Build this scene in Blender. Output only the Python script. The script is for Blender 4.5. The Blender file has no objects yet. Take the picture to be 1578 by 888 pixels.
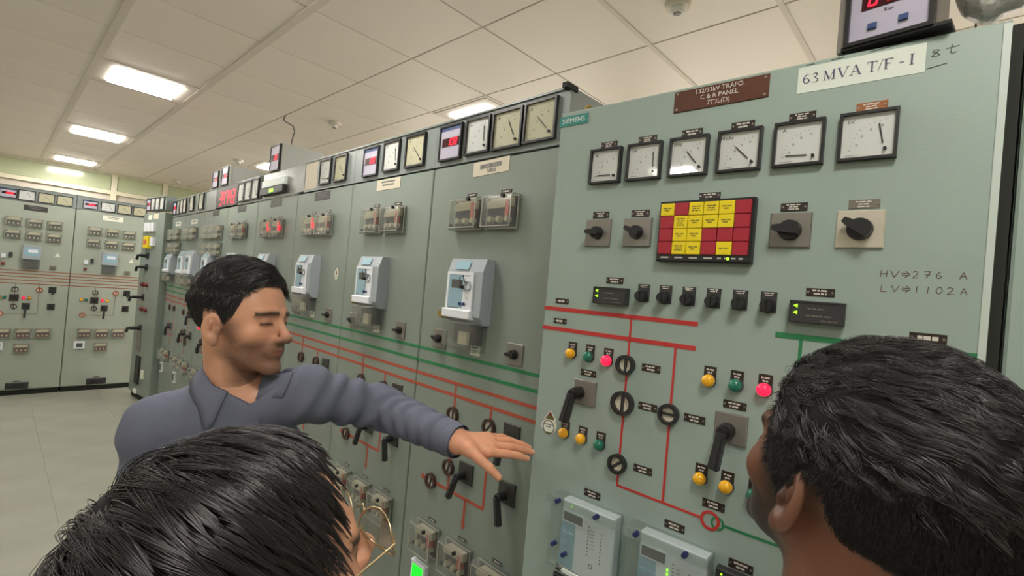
import bpy, math, random
import numpy as np
from mathutils import Vector, Matrix

# ------------------------------------------------------------------ camera, world, lights, exposure
S = bpy.context.scene
COL = S.collection
cam = bpy.data.cameras.new('camera')
cam.sensor_fit = 'HORIZONTAL'; cam.sensor_width = 36.0
cam.lens = 748.0 / 1578 * 36.0
cam.clip_start = 0.02
camo = bpy.data.objects.new('camera', cam); COL.objects.link(camo)
CR = Vector((0.67917, -0.72877, 0.08728)); CU = Vector((-0.06432, 0.05936, 0.99616)); CF = Vector((0.73116, 0.68218, 0.00656))
camo.matrix_world = Matrix(((CR.x, CU.x, -CF.x, 0), (CR.y, CU.y, -CF.y, 0), (CR.z, CU.z, -CF.z, 1.7), (0, 0, 0, 1)))
S.camera = camo
W = bpy.data.worlds.new('world'); S.world = W; W.use_nodes = True
W.node_tree.nodes['Background'].inputs[0].default_value = (0.9, 0.95, 1.0, 1)
W.node_tree.nodes['Background'].inputs[1].default_value = 0.25
S.view_settings.view_transform = 'Standard'; S.view_settings.look = 'None'
S.view_settings.exposure = 0.12; S.view_settings.gamma = 1.0; S.view_settings.use_curve_mapping = False
LAMP_STRENGTH = 42.0                      # radiance of the ceiling light diffusers
WINDOW_STRENGTH = 3.4                     # daylight through the windows in the right-hand wall
CEIL = 3.0
# ceiling light centres (x, y): those in view, then the rest of the room's grid
LIGHTS = [(0.69, 4.53), (0.69, 6.93), (0.71, 9.28), (2.50, 2.75), (2.42, 6.5),
          (0.69, 2.13), (0.09, -0.27), (-1.71, -0.87), (-2.52, 1.86), (-1.71, 4.53), (-1.71, 6.93), (-1.71, 9.28), (3.5, 2.73), (3.5, 6.5), (3.5, -0.3)]

random.seed(7); rng = np.random.default_rng(7)

# ------------------------------------------------------------------ materials
def lin(c):
    return tuple(((v / 255) / 12.92 if v / 255 <= 0.04045 else ((v / 255 + 0.055) / 1.055) ** 2.4) for v in c) + (1,)
MATS = {}
def mat(name, rgb, rough=0.5, metal=0.0, spec=0.5, emit=None, estr=1.0, bump=None, vary=None, coat=0.0):
    if name in MATS: return MATS[name]
    m = bpy.data.materials.new(name); m.use_nodes = True; MATS[name] = m
    nt = m.node_tree; b = nt.nodes['Principled BSDF']; c = lin(rgb)
    b.inputs['Base Color'].default_value = c; b.inputs['Roughness'].default_value = rough
    b.inputs['Metallic'].default_value = metal; b.inputs['Specular IOR Level'].default_value = spec
    b.inputs['Coat Weight'].default_value = coat
    if emit:
        b.inputs['Emission Color'].default_value = lin(emit); b.inputs['Emission Strength'].default_value = estr
    tc = nt.nodes.new('ShaderNodeTexCoord')
    if bump:
        n = nt.nodes.new('ShaderNodeTexNoise'); n.inputs['Scale'].default_value = bump[0]; n.inputs['Detail'].default_value = 3
        nt.links.new(tc.outputs['Object'], n.inputs['Vector'])
        bp = nt.nodes.new('ShaderNodeBump'); bp.inputs['Strength'].default_value = bump[1]; bp.inputs['Distance'].default_value = bump[2]
        nt.links.new(n.outputs['Fac'], bp.inputs['Height']); nt.links.new(bp.outputs['Normal'], b.inputs['Normal'])
    if vary:      # (scale, amount): soft mottling of the colour
        n = nt.nodes.new('ShaderNodeTexNoise'); n.inputs['Scale'].default_value = vary[0]; n.inputs['Detail'].default_value = 5
        nt.links.new(tc.outputs['Object'], n.inputs['Vector'])
        r = nt.nodes.new('ShaderNodeValToRGB'); nt.links.new(n.outputs['Fac'], r.inputs['Fac'])
        r.color_ramp.elements[0].position = 0.3; r.color_ramp.elements[1].position = 0.7
        k = vary[1]
        r.color_ramp.elements[0].color = tuple(max(0, v * (1 - k)) for v in c[:3]) + (1,)
        r.color_ramp.elements[1].color = tuple(min(1, v * (1 + k)) for v in c[:3]) + (1,)
        nt.links.new(r.outputs['Color'], b.inputs['Base Color'])
    return m
def glassy(name, tint, refl=0.12, rough=0.08, haze=0.0):
    """clear plastic / glass: see-through with a fresnel sheen and, for old plastic, some milky haze"""
    if name in MATS: return MATS[name]
    m = bpy.data.materials.new(name); m.use_nodes = True; MATS[name] = m
    nt = m.node_tree; nt.nodes.remove(nt.nodes['Principled BSDF']); out = nt.nodes['Material Output']
    t = nt.nodes.new('ShaderNodeBsdfTransparent'); t.inputs[0].default_value = lin(tint)
    g = nt.nodes.new('ShaderNodeBsdfGlossy'); g.inputs['Roughness'].default_value = rough
    lw = nt.nodes.new('ShaderNodeLayerWeight'); lw.inputs[0].default_value = 0.5
    pw = nt.nodes.new('ShaderNodeMath'); pw.operation = 'POWER'; nt.links.new(lw.outputs['Facing'], pw.inputs[0]); pw.inputs[1].default_value = 4.0
    fr = nt.nodes.new('ShaderNodeMath'); fr.operation = 'MULTIPLY_ADD'; nt.links.new(pw.outputs[0], fr.inputs[0]); fr.inputs[1].default_value = 0.8; fr.inputs[2].default_value = refl * 0.4
    mx = nt.nodes.new('ShaderNodeMixShader'); nt.links.new(fr.outputs[0], mx.inputs[0])
    nt.links.new(t.outputs[0], mx.inputs[1]); nt.links.new(g.outputs[0], mx.inputs[2])
    last = mx
    if haze:
        d = nt.nodes.new('ShaderNodeBsdfDiffuse'); d.inputs[0].default_value = lin((225, 230, 228))
        m2 = nt.nodes.new('ShaderNodeMixShader'); m2.inputs[0].default_value = haze
        nt.links.new(mx.outputs[0], m2.inputs[1]); nt.links.new(d.outputs[0], m2.inputs[2]); last = m2
    nt.links.new(last.outputs[0], out.inputs[0])
    return m
M = dict(
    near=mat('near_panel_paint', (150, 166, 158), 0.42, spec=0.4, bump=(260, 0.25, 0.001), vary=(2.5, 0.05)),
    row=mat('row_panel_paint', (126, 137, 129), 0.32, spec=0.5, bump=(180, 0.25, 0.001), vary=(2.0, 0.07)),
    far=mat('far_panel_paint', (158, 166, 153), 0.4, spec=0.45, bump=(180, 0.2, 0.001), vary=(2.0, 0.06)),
    edge=mat('lit_edge_tone', (186, 198, 190), 0.4),
    strip=mat('meter_strip_paint', (128, 136, 134), 0.35, vary=(4, 0.06)),
    seam=mat('dark_seam', (30, 32, 28), 0.8),
    black=mat('black_plastic', (26, 26, 28), 0.42), charcoal=mat('charcoal_plastic', (48, 48, 50), 0.45),
    bezel=mat('black_bezel', (34, 34, 36), 0.38),
    dial=mat('white_dial', (226, 226, 222), 0.6), cream=mat('aged_cream_dial', (206, 200, 170), 0.6), ink=mat('dial_ink', (96, 96, 98), 0.6),
    tag=mat('dark_tag', (44, 34, 32), 0.35), tagtext=mat('engraved_white', (205, 200, 190), 0.6),
    brown=mat('copper_brown_plate', (88, 52, 38), 0.38, vary=(18, 0.18)), orange=mat('copper_tag', (150, 92, 50), 0.4, vary=(25, 0.12)),
    greytag=mat('worn_grey_tag', (110, 104, 94), 0.4),
    screw=mat('screw_metal', (170, 165, 155), 0.3, 0.9),
    plate=mat('dull_metal_plate', (134, 130, 124), 0.38, 0.45), bright=mat('bright_metal_plate', (205, 198, 182), 0.3, 0.35),
    darkplate=mat('dark_switch_plate', (58, 58, 56), 0.4, 0.3),
    red=mat('mimic_red', (186, 48, 44), 0.55), rust=mat('mimic_faded_red', (170, 74, 54), 0.55), brownline=mat('mimic_brown', (150, 100, 84), 0.6), green=mat('mimic_green', (34, 120, 74), 0.55),
    yel=mat('amber_lens', (240, 176, 22), 0.2, coat=0.4), grn=mat('green_lens', (22, 112, 90), 0.2, coat=0.4), rlit=mat('red_lens_lit', (240, 30, 60), 0.2, emit=(255, 20, 60), estr=1.6, coat=0.4),
    semw=mat('semaphore_white', (214, 208, 188), 0.45),
    redtile=mat('red_window', (160, 26, 46), 0.42), yeltile=mat('yellow_window', (228, 206, 14), 0.45), tiletext=mat('window_print', (110, 100, 30), 0.6),
    lav=mat('lavender_face', (176, 172, 190), 0.45), blueband=mat('blue_band', (52, 72, 120), 0.45), led=mat('red_led', (255, 30, 50), 0.4, emit=(255, 22, 50), estr=2.2), leddark=mat('red_window_dark', (58, 10, 18), 0.25),
    gled=mat('green_led', (170, 255, 40), 0.4, emit=(150, 255, 30), estr=1.6), glcd=mat('green_screen', (20, 240, 40), 0.4, emit=(10, 245, 40), estr=1.0),
    lcd=mat('grey_lcd', (84, 88, 84), 0.2), relayw=mat('relay_white', (222, 226, 232), 0.4), relayb=mat('relay_pale_blue', (140, 176, 190), 0.35), relayg=mat('relay_grey', (156, 164, 170), 0.4), lcdblue=mat('lcd_blue', (142, 172, 186), 0.25),
    relaycream=mat('relay_cream', (196, 186, 162), 0.5), redlabel=mat('relay_red_label', (206, 100, 84), 0.5), relaydark=mat('relay_dark', (58, 54, 56), 0.5),
    blueknob=mat('blue_knob', (34, 44, 96), 0.35),
    paper=mat('white_paper', (214, 222, 212), 0.75), creampaper=mat('cream_label', (204, 196, 176), 0.7), purple=mat('purple_ink', (88, 78, 108), 0.7), pen=mat('black_marker', (58, 62, 62), 0.7), penr=mat('brown_marker', (96, 78, 74), 0.7),
    teal=mat('teal_badge', (52, 134, 128), 0.4), white=mat('white_print', (225, 235, 230), 0.5),
    steel=mat('bare_steel', (150, 152, 148), 0.28, 0.75, vary=(9, 0.15)), silver=mat('silver_foil', (212, 208, 206), 0.35, 0.45, bump=(28, 1.0, 0.02)),
    brass=mat('brass', (176, 150, 96), 0.3, 0.8), cable=mat('grey_cable', (90, 86, 84), 0.5), bluecable=mat('blue_cable', (96, 130, 176), 0.5),
    tile=mat('ceiling_tile_paint', (236, 226, 216), 0.42, spec=0.4, vary=(0.7, 0.03)), trun=mat('ceiling_runner', (218, 208, 196), 0.5), void=mat('ceiling_void', (70, 64, 58), 0.9),
    floor=mat('floor_tile_glaze', (160, 160, 148), 0.24, spec=0.5, vary=(3, 0.06)), grout=mat('floor_grout', (144, 144, 132), 0.8),
    wall=mat('cream_wall_paint', (206, 204, 184), 0.7), pink=mat('pale_partition_board', (200, 192, 180), 0.5), frame=mat('cream_window_frame', (222, 216, 192), 0.4), pane=mat('frosted_pane', (186, 194, 160), 0.15, spec=0.6, vary=(1.2, 0.05)),
    diff=mat('light_diffuser', (250, 250, 250), 0.5, emit=(255, 250, 242), estr=LAMP_STRENGTH), lrim=mat('light_rim', (214, 205, 194), 0.5),
    daylight=mat('daylit_pane', (220, 225, 230), 0.3, emit=(255, 240, 224), estr=WINDOW_STRENGTH),
    glass=glassy('meter_glass', (244, 246, 246), 0.1, 0.05), clear=glassy('clear_plastic', (226, 228, 222), 0.13, 0.12, 0.10), milky=glassy('milky_plastic', (232, 238, 236), 0.12, 0.12, 0.10),
    coverrim=mat('pale_cover_rim', (172, 170, 160), 0.25, spec=0.8), rimbrown=mat('brown_black_rim', (64, 42, 40), 0.35), boxgrey=mat('box_grey_paint', (156, 158, 152), 0.45),
    palecream=mat('pale_relay_cream', (236, 226, 200), 0.5),
    gold=mat('gold_wire', (208, 188, 150), 0.25, 0.85),
    sticker=mat('sticker_white', (226, 228, 212), 0.6), stickred=mat('sticker_red', (110, 40, 34), 0.6), stickgreen=mat('sticker_olive', (90, 96, 40), 0.6),
)

# ------------------------------------------------------------------ mesh helpers
class MB:
    def __init__(s): s.v = []; s.f = []; s.m = []; s.sm = []
    def add(s, vs, fs, m=0, smooth=False):
        b = len(s.v); s.v += [tuple(v) for v in vs]; s.f += [tuple(i + b for i in f) for f in fs]; s.m += [m] * len(fs); s.sm += [smooth] * len(fs); return s
    def box(s, x0, x1, y0, y1, z0, z1, m=0):
        return s.add([(x0, y0, z0), (x1, y0, z0), (x1, y1, z0), (x0, y1, z0), (x0, y0, z1), (x1, y0, z1), (x1, y1, z1), (x0, y1, z1)],
                     [(0, 1, 5, 4), (1, 2, 6, 5), (2, 3, 7, 6), (3, 0, 4, 7), (4, 5, 6, 7), (3, 2, 1, 0)], m)
    def cbox(s, cx, cz, w, h, y0, y1, c=0.002, m=0):
        """box proud of the panel, y0 front (towards the room) to y1, front edge chamfered by c"""
        x0, x1, z0, z1 = cx - w / 2, cx + w / 2, cz - h / 2, cz + h / 2
        V = [(x0 + c, y0, z0 + c), (x1 - c, y0, z0 + c), (x1 - c, y0, z1 - c), (x0 + c, y0, z1 - c),
             (x0, y0 + c, z0), (x1, y0 + c, z0), (x1, y0 + c, z1), (x0, y0 + c, z1), (x0, y1, z0), (x1, y1, z0), (x1, y1, z1), (x0, y1, z1)]
        F = [(0, 1, 2, 3)]
        for i in range(4):
            j = (i + 1) % 4; F += [(4 + i, 4 + j, j, i), (8 + i, 8 + j, 4 + j, 4 + i)]
        F += [(11, 10, 9, 8)]
        return s.add(V, F, m)
    def frame(s, cx, cz, w, h, t, y0, y1, m=0):
        """rectangular ring, bar width t"""
        o = [(-w / 2, -h / 2), (w / 2, -h / 2), (w / 2, h / 2), (-w / 2, h / 2)]; i_ = [(x + math.copysign(t, -x), z + math.copysign(t, -z)) for x, z in o]
        V = []
        for y in (y0, y1): V += [(cx + x, y, cz + z) for x, z in o] + [(cx + x, y, cz + z) for x, z in i_]
        F = []
        for i in range(4):
            j = (i + 1) % 4
            F += [(i, j, 4 + j, 4 + i), (8 + j, 8 + i, 12 + i, 12 + j), (8 + i, 8 + j, j, i), (4 + i, 4 + j, 12 + j, 12 + i)]
        return s.add(V, F, m)
    def cyl(s, c, ax, r0, r1, h, n=16, m=0, smooth=True):
        """cylinder or cone from centre c along unit axis ax, radius r0 to r1"""
        c = Vector(c); a = Vector(ax).normalized(); t = Vector((0, 0, 1)) if abs(a.z) < 0.9 else Vector((1, 0, 0))
        u = a.cross(t).normalized(); w = a.cross(u)
        V = []
        for k, r in ((0, r0), (1, r1)):
            for i in range(n):
                an = 2 * math.pi * i / n; V.append(c + a * (h * k) + (u * math.cos(an) + w * math.sin(an)) * r)
        s.add(V, [(i, (i + 1) % n, n + (i + 1) % n, n + i)[::-1] for i in range(n)], m, smooth)
        return s.add(V[:n], [tuple(range(n))], m).add(V[n:], [tuple(reversed(range(n)))], m)
    def dome(s, c, r, h, n=16, rings=4, m=0):
        """dome facing -y"""
        V = []; F = []
        for k in range(rings):
            a = math.pi / 2 * k / rings
            for i in range(n):
                t = 2 * math.pi * i / n; V.append((c[0] + r * math.cos(a) * math.cos(t), c[1] - h * math.sin(a), c[2] + r * math.cos(a) * math.sin(t)))
        V.append((c[0], c[1] - h, c[2]))
        for k in range(rings - 1):
            for i in range(n): F.append((k * n + i, k * n + (i + 1) % n, (k + 1) * n + (i + 1) % n, (k + 1) * n + i))
        for i in range(n): F.append(((rings - 1) * n + i, (rings - 1) * n + (i + 1) % n, len(V) - 1))
        return s.add(V, F, m, True)
    def ring(s, cx, cz, ro, ri, y0, y1, n=24, m=0):
        V = []
        for y in (y0, y1):
            for r in (ro, ri):
                V += [(cx + r * math.cos(2 * math.pi * i / n), y, cz + r * math.sin(2 * math.pi * i / n)) for i in range(n)]
        F = []
        for i in range(n):
            j = (i + 1) % n; F += [(i, j, n + j, n + i), (2 * n + j, 2 * n + i, 3 * n + i, 3 * n + j), (2 * n + i, 2 * n + j, j, i), (n + i, n + j, 3 * n + j, 3 * n + i)]
        return s.add(V, F, m)
    def poly(s, pts, y0, y1, m=0):
        """prism of a polygon in the panel plane (x, z), counter-clockwise seen from the room"""
        n = len(pts); V = [(x, y0, z) for x, z in pts] + [(x, y1, z) for x, z in pts]
        return s.add(V, [tuple(range(n)), tuple(reversed(range(n, 2 * n)))] + [(n + i, n + (i + 1) % n, (i + 1) % n, i) for i in range(n)], m)
    def seg(s, x0, z0, x1, z1, t, y0, y1, m=0):
        d = Vector((x1 - x0, z1 - z0)); L = d.length or 1e-6; d /= L; n = Vector((-d.y, d.x)) * (t / 2)
        return s.poly([(x0 - n.x, z0 - n.y), (x1 - n.x, z1 - n.y), (x1 + n.x, z1 + n.y), (x0 + n.x, z0 + n.y)], y0, y1, m)
    def tube(s, P, r, n=8, m=0, cap=True):
        P = [Vector(p) for p in P]; R = r if isinstance(r, (list, tuple)) else [r] * len(P); V = []; F = []
        for k, p in enumerate(P):
            a = (P[min(k + 1, len(P) - 1)] - P[max(k - 1, 0)]).normalized(); t = Vector((0, 0, 1)) if abs(a.z) < 0.9 else Vector((1, 0, 0))
            u = a.cross(t).normalized(); w = a.cross(u)
            V += [p + (u * math.cos(2 * math.pi * i / n) + w * math.sin(2 * math.pi * i / n)) * R[k] for i in range(n)]
        for k in range(len(P) - 1):
            for i in range(n): F.append((k * n + i, (k + 1) * n + i, (k + 1) * n + (i + 1) % n, k * n + (i + 1) % n))
        if cap: F += [tuple(range(n)), tuple(reversed(range((len(P) - 1) * n, len(P) * n)))]
        return s.add(V, F, m, True)
    def mesh(s, name, mats):
        me = bpy.data.meshes.new(name); me.from_pydata(s.v, [], s.f)
        for m in (mats if isinstance(mats, (list, tuple)) else [mats]): me.materials.append(M[m] if isinstance(m, str) else m)
        me.polygons.foreach_set('material_index', s.m); me.polygons.foreach_set('use_smooth', s.sm); me.update(); return me
def link(name, me, parent=None, loc=(0, 0, 0), rot=(0, 0, 0), label=None):
    o = bpy.data.objects.new(name, me); COL.objects.link(o); o.location = loc; o.rotation_euler = rot
    if parent: o.parent = parent
    if label: o['label'] = label
    return o
def thing(name, label, cat, loc=(0, 0, 0), rz=0.0, group=None, me=None):
    o = link(name, me, None, loc, (0, 0, rz)); o['label'] = label; o['category'] = cat
    if group: o['group'] = group
    return o
def struct(name, me, loc=(0, 0, 0), rot=(0, 0, 0)):
    o = link(name, me, None, loc, rot); o['kind'] = 'structure'; return o
CACHE = {}
def cached(key, fn):
    if key not in CACHE: CACHE[key] = fn()
    return CACHE[key]
def text_mesh(body, size, m, shear=0.0, space=1.0, depth=0.0004):
    """flat lettering standing in the panel plane, centred on its origin"""
    def make():
        c = bpy.data.curves.new('lettering', 'FONT'); c.body = body; c.size = size; c.align_x = 'CENTER'; c.align_y = 'CENTER'
        c.extrude = depth; c.shear = shear; c.space_character = space; c.resolution_u = 3
        o = bpy.data.objects.new('t', c); me = bpy.data.meshes.new_from_object(o); bpy.data.objects.remove(o); bpy.data.curves.remove(c)
        me.transform(Matrix.Rotation(math.pi / 2, 4, 'X')); me.materials.clear(); me.materials.append(M[m]); return me
    return cached(('text', body, size, m, shear, space), make)

# ------------------------------------------------------------------ the room
def room():
    b = MB(); b.box(-3.6, 5.2, -2.6, 10.1, -0.1, -0.003); fl = struct('floor', b.mesh('floor', 'grout'))
    me = cached('ftile', lambda: MB().add([(-.299, -.299, 0), (.299, -.299, 0), (.299, .299, 0), (-.299, .299, 0), (-.3, -.3, -.003), (.3, -.3, -.003), (.3, .3, -.003), (-.3, .3, -.003)],
                                          [(0, 1, 2, 3), (4, 5, 1, 0), (5, 6, 2, 1), (6, 7, 3, 2), (7, 4, 0, 3)]).mesh('floor_tile', 'floor'))
    for i in range(-5, 3):
        for j in range(0, 14): link('floor_tile', me, fl, (i * .6 + .09, j * .6 + .2, 0))
    b = MB(); b.box(-3.6, 5.2, -2.6, 10.1, CEIL + .014, CEIL + .1); ce = struct('ceiling', b.mesh('ceiling', 'void'))
    t = cached('ctile', lambda: (lambda h, c, z: MB().add([(-h + c, -h + c, 0), (h - c, -h + c, 0), (h - c, h - c, 0), (-h + c, h - c, 0), (-h, -h, z), (h, -h, z), (h, h, z), (-h, h, z), (-h, -h, .012), (h, -h, .012), (h, h, .012), (-h, h, .012)],
        [(3, 2, 1, 0)] + [(i, (i + 1) % 4, 4 + (i + 1) % 4, 4 + i) for i in range(4)] + [(4 + i, 4 + (i + 1) % 4, 8 + (i + 1) % 4, 8 + i) for i in range(4)]))(.2968, .003, .002).mesh('ceiling_tile', 'tile'))
    X0, Y0 = .388, 1.837       # a grid node
    lit = {(round((x - X0) / .6 - .5), round((y - Y0) / .6 - .5)) for x, y in LIGHTS}
    for i in range(-5, 7):
        for j in range(-6, 14):
            x, y = X0 + .3 + .6 * i, Y0 + .3 + .6 * j
            if y > 9.95 or x > 4.9: continue
            link('ceiling_tile', t, ce, (x, y, CEIL))
    for i in (0, 1, -2):        # wide pale runners
        b = MB(); b.box(X0 + .6 * i - .02, X0 + .6 * i + .02, -2.5, 9.97, CEIL - .006, CEIL + .006); link('ceiling_runner', b.mesh('ceiling_runner', 'trun'), ce)
    for j in (-1, -2):
        b = MB(); b.box(1.6, 5.1, Y0 + .6 * j - .012, Y0 + .6 * j + .012, CEIL - .004, CEIL + .006); link('ceiling_runner', b.mesh('ceiling_runner', 'trun'), ce)
    def wall(n, x0, x1, y0, y1, m='wall'):
        b = MB(); b.box(x0, x1, y0, y1, 0, CEIL + .01); return struct(n, b.mesh(n, m))
    wall('wall_left', -3.7, -3.6, -2.6, 10.1); wall('wall_right', 5.2, 5.3, -2.6, 10.1); wall('wall_back', -3.6, 5.2, -2.7, -2.6)
    b = MB(); b.box(-3.6, 5.2, 10.0, 10.1, 0, CEIL + .01); struct('wall_front', b.mesh('wall_front', 'pink'))
    # glazed band of panes above the far cabinets
    mull = [-3.5, -1.55, 1.24, 1.91, 3.2, 5.1]
    fr = MB(); fr.box(-3.6, 5.2, 9.955, 10.0, 2.675, 2.735)
    for x in mull: fr.box(x - .035, x + .035, 9.95, 10.0, 2.2, CEIL)
    fr.box(-3.6, 5.2, 9.975, 10.0, 2.975, CEIL)
    w = struct('window_1', fr.mesh('window_1', 'frame'))
    for a, c in zip(mull[:-1], mull[1:]):
        p = MB(); p.box(a + .04, c - .04, 9.975, 9.985, 2.74, 2.97); link('pane', p.mesh('pane', 'pane'), w)
    # tall windows with daylight in the right-hand wall, behind the cabinets
    for k, yc in enumerate((-.6, 1.9, 4.4, 6.9)):
        w = struct('window_%d' % (k + 2), MB().add([], []).box(5.14, 5.2, yc - .95, yc - .9, .9, 2.5).box(5.14, 5.2, yc + .9, yc + .95, .9, 2.5).box(5.14, 5.2, yc - .9, yc + .9, 2.45, 2.5).box(5.14, 5.2, yc - .9, yc + .9, .9, .95).box(5.14, 5.2, yc - .02, yc + .02, .95, 2.45).mesh('window_frame', 'frame'))
        for s_ in (0, 1): link('pane', MB().box(5.165, 5.175, yc - .9 + s_ * .92, yc - .02 + s_ * .92, .95, 2.45).mesh('pane', 'daylight'), w)
    # fixtures
    rim = MB(); rim.box(-.285, .285, -.285, .285, -.004, .006)
    rim.add([(-.215, -.215, -.004), (.215, -.215, -.004), (.215, .215, -.004), (-.215, .215, -.004)], [(3, 2, 1, 0)])
    rimm = rim.mesh('light_rim', 'lrim')
    dm = MB().box(-.2, .2, -.2, .2, -.012, -.004).mesh('light_diffuser', 'diff')
    lab = ['square white ceiling light, nearest of the lit row over the aisle', 'square white ceiling light, middle one of the row over the aisle', 'square white ceiling light farthest away, by the glazed far wall',
           'square ceiling light peeping over the top edge of the meter strip', 'square ceiling light seen low beside the small box on the cabinets']
    OUT = ['straight above the three people', 'behind the camera over the aisle', 'behind the camera to the left', 'left of the three people', 'left of the reaching man', 'left of the far pair, nearer', 'left by the far glazed wall', 'behind the row, middle', 'behind the row, far end', 'behind the row, near end']
    for i, (x, y) in enumerate(LIGHTS):
        l = thing('ceiling_light', lab[i] if i < 5 else 'square white ceiling light outside the picture, %s' % OUT[i - 5], 'light', (x, y, CEIL), group='square ceiling lights')
        link('light_rim', rimm, l); link('light_diffuser', dm, l)
    for (x, y), lb in zip([(1.94, .98), (1.91, 4.01), (1.95, 6.53), (1.93, 9.3)], ['white round ceiling detector cut by the top edge of the photo', 'white round ceiling detector above the middle of the cabinet row', 'small white round ceiling detector over the far cabinets', 'faint white ceiling detector nearest the far wall']):
        d = thing('smoke_detector', lb, 'detector', (x, y, CEIL), group='round ceiling detectors')
        link('base', MB().cyl((0, 0, 0), (0, 0, -1), .055, .05, .022, 20).mesh('base', 'trun'), d)
        link('sensor', MB().cyl((0, 0, -.022), (0, 0, -1), .032, .026, .022, 16).ring(0, 0, .001, .0005, 0, .001, 4).mesh('sensor', 'dial'), d)
        link('slot', MB().cyl((0, 0, -.044), (0, 0, -1), .018, .014, .003, 12).mesh('slot', 'greytag'), d)
room()

# ------------------------------------------------------------------ instruments (x right, z up, y into the panel; origin at the centre on the door face)
def dashes(b, cx, cz, w, h, lines, y, m):
    r = random.Random(int((w * 1e4 + h * 1e5 + lines * 7)))
    for k in range(lines):
        zz = cz + h * (.5 - (k + .5) / lines); ww = w * r.uniform(.55, 1) if k else w
        x = cx - ww / 2
        while x < cx + ww / 2 - .002:
            l = r.uniform(.004, .011); x2 = min(x + l, cx + ww / 2); b.add([(x, y, zz - h / lines * .26), (x2, y, zz - h / lines * .26), (x2, y, zz + h / lines * .26), (x, y, zz + h / lines * .26)], [(0, 1, 2, 3)], m); x = x2 + .0016
def tag(par, x, z, w=.046, h=.016, m='tag', lines=2, name='nameplate', label=None):
    def mk():
        b = MB(); b.cbox(0, 0, w, h, -.002, 0, .0006, 0); dashes(b, 0, 0, w * .56, h * .8, lines, -.0022, 1)
        if w > .035:
            for s in (-1, 1): b.cyl((s * w * .42, -.002, 0), (0, -1, 0), .0022, .0018, .001, 8, 2)
        return b.mesh(name, [m, 'tagtext', 'screw'])
    return link(name, cached(('tag', w, h, m, lines, name), mk), par, (x, 0, z), label=label)
def analog(par, x, z, w, h, ang, dialm='dial', knob=True, unit='A', label=None, tilt=0):
    """moving-needle meter; pivot at the lower right corner, ang in degrees from pointing left towards up"""
    def mk(): return MB().frame(0, 0, w, h, w * .055, -.014, 0).box(-w / 2, w / 2, -.001, 0, -h / 2, h / 2).mesh('panel_meter', 'bezel')
    o = link('panel_meter', cached(('am', w, h), mk), par, (x, 0, z), label=label)
    def mkd():
        b = MB(); b.box(-w * .445, w * .445, -.006, -.001, -h * .445, h * .445)
        px, pz = w * .28, -h * .28; R = w * .56
        for k in range(11):
            a = math.radians(90 + 9 * k); b.seg(px + R * math.cos(a), pz + R * math.sin(a), px + (R + w * (.05 if k % 5 == 0 else .025)) * math.cos(a), pz + (R + w * (.05 if k % 5 == 0 else .025)) * math.sin(a), w * .008, -.0063, -.006, 1)
        for k in range(4):
            a = math.radians(96 + 24 * k); b.frame(px + R * .84 * math.cos(a), pz + R * .84 * math.sin(a), w * .035, w * .045, w * .008, -.0063, -.006, 1)
        b.seg(-w * .38, -h * .39, -w * .1, -h * .39, h * .008, -.0063, -.006, 1)
        return b.mesh('dial', [dialm, 'ink'])
    link('dial', cached(('amd', w, h, dialm), mkd), o)
    link('unit_letter', text_mesh(unit, h * .12, 'ink'), o, (-w * .3, -.0064, h * .32))
    a = math.radians(180 - ang); L0, L1 = w * .1, w * .52
    link('needle', MB().seg(w * .28 + L0 * math.cos(a), -h * .28 + L0 * math.sin(a), w * .28 + L1 * math.cos(a), -h * .28 + L1 * math.sin(a), w * .022, -.0085, -.0075).mesh('needle', 'black'), o)
    if knob: link('adjusting_screw', cached(('amk', w), lambda: MB().cyl((w * .3, -.006, -h * .3), (0, -1, 0), w * .035, w * .03, .007, 12).mesh('adjusting_screw', 'black')), o)
    link('glass', cached(('amg', w, h), lambda: MB().add([(-w * .44, -.0115, -h * .44), (w * .44, -.0115, -h * .44), (w * .44, -.0115, h * .44), (-w * .44, -.0115, h * .44)], [(0, 1, 2, 3)]).mesh('glass', 'glass')), o)
    return o
SEGS = {'0': 'abcdef', '1': 'bc', '2': 'abged', '3': 'abgcd', '4': 'fgbc', '5': 'afgcd', '6': 'afgedc', '7': 'abc', '8': 'abcdefg', '9': 'abcdfg'}
def digits(par, s, cx, cz, dh, y, m='led', name='led_digits'):
    b = MB(); dw = dh * .5; t = dh * .13; pitch = dh * .74; x0 = cx - pitch * (len(s) - 1) / 2
    for i, ch in enumerate(s):
        x = x0 + pitch * i; H = dh / 2; w2 = dw / 2; sk = .08 * dh
        P = dict(a=(-w2 + sk, H, w2 + sk, H), b=(w2 + sk, H, w2, 0), c=(w2, 0, w2 - sk, -H), d=(-w2 - sk, -H, w2 - sk, -H), e=(-w2, 0, -w2 - sk, -H), f=(-w2 + sk, H, -w2, 0), g=(-w2, 0, w2, 0))
        for k in SEGS.get(ch, ''):
            a = P[k]; b.seg(x + a[0] * .92, cz + a[1] * .92, x + a[2] * .92, cz + a[3] * .92, t, y - .0006, y)
    return link(name, b.mesh(name, m), par)
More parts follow.
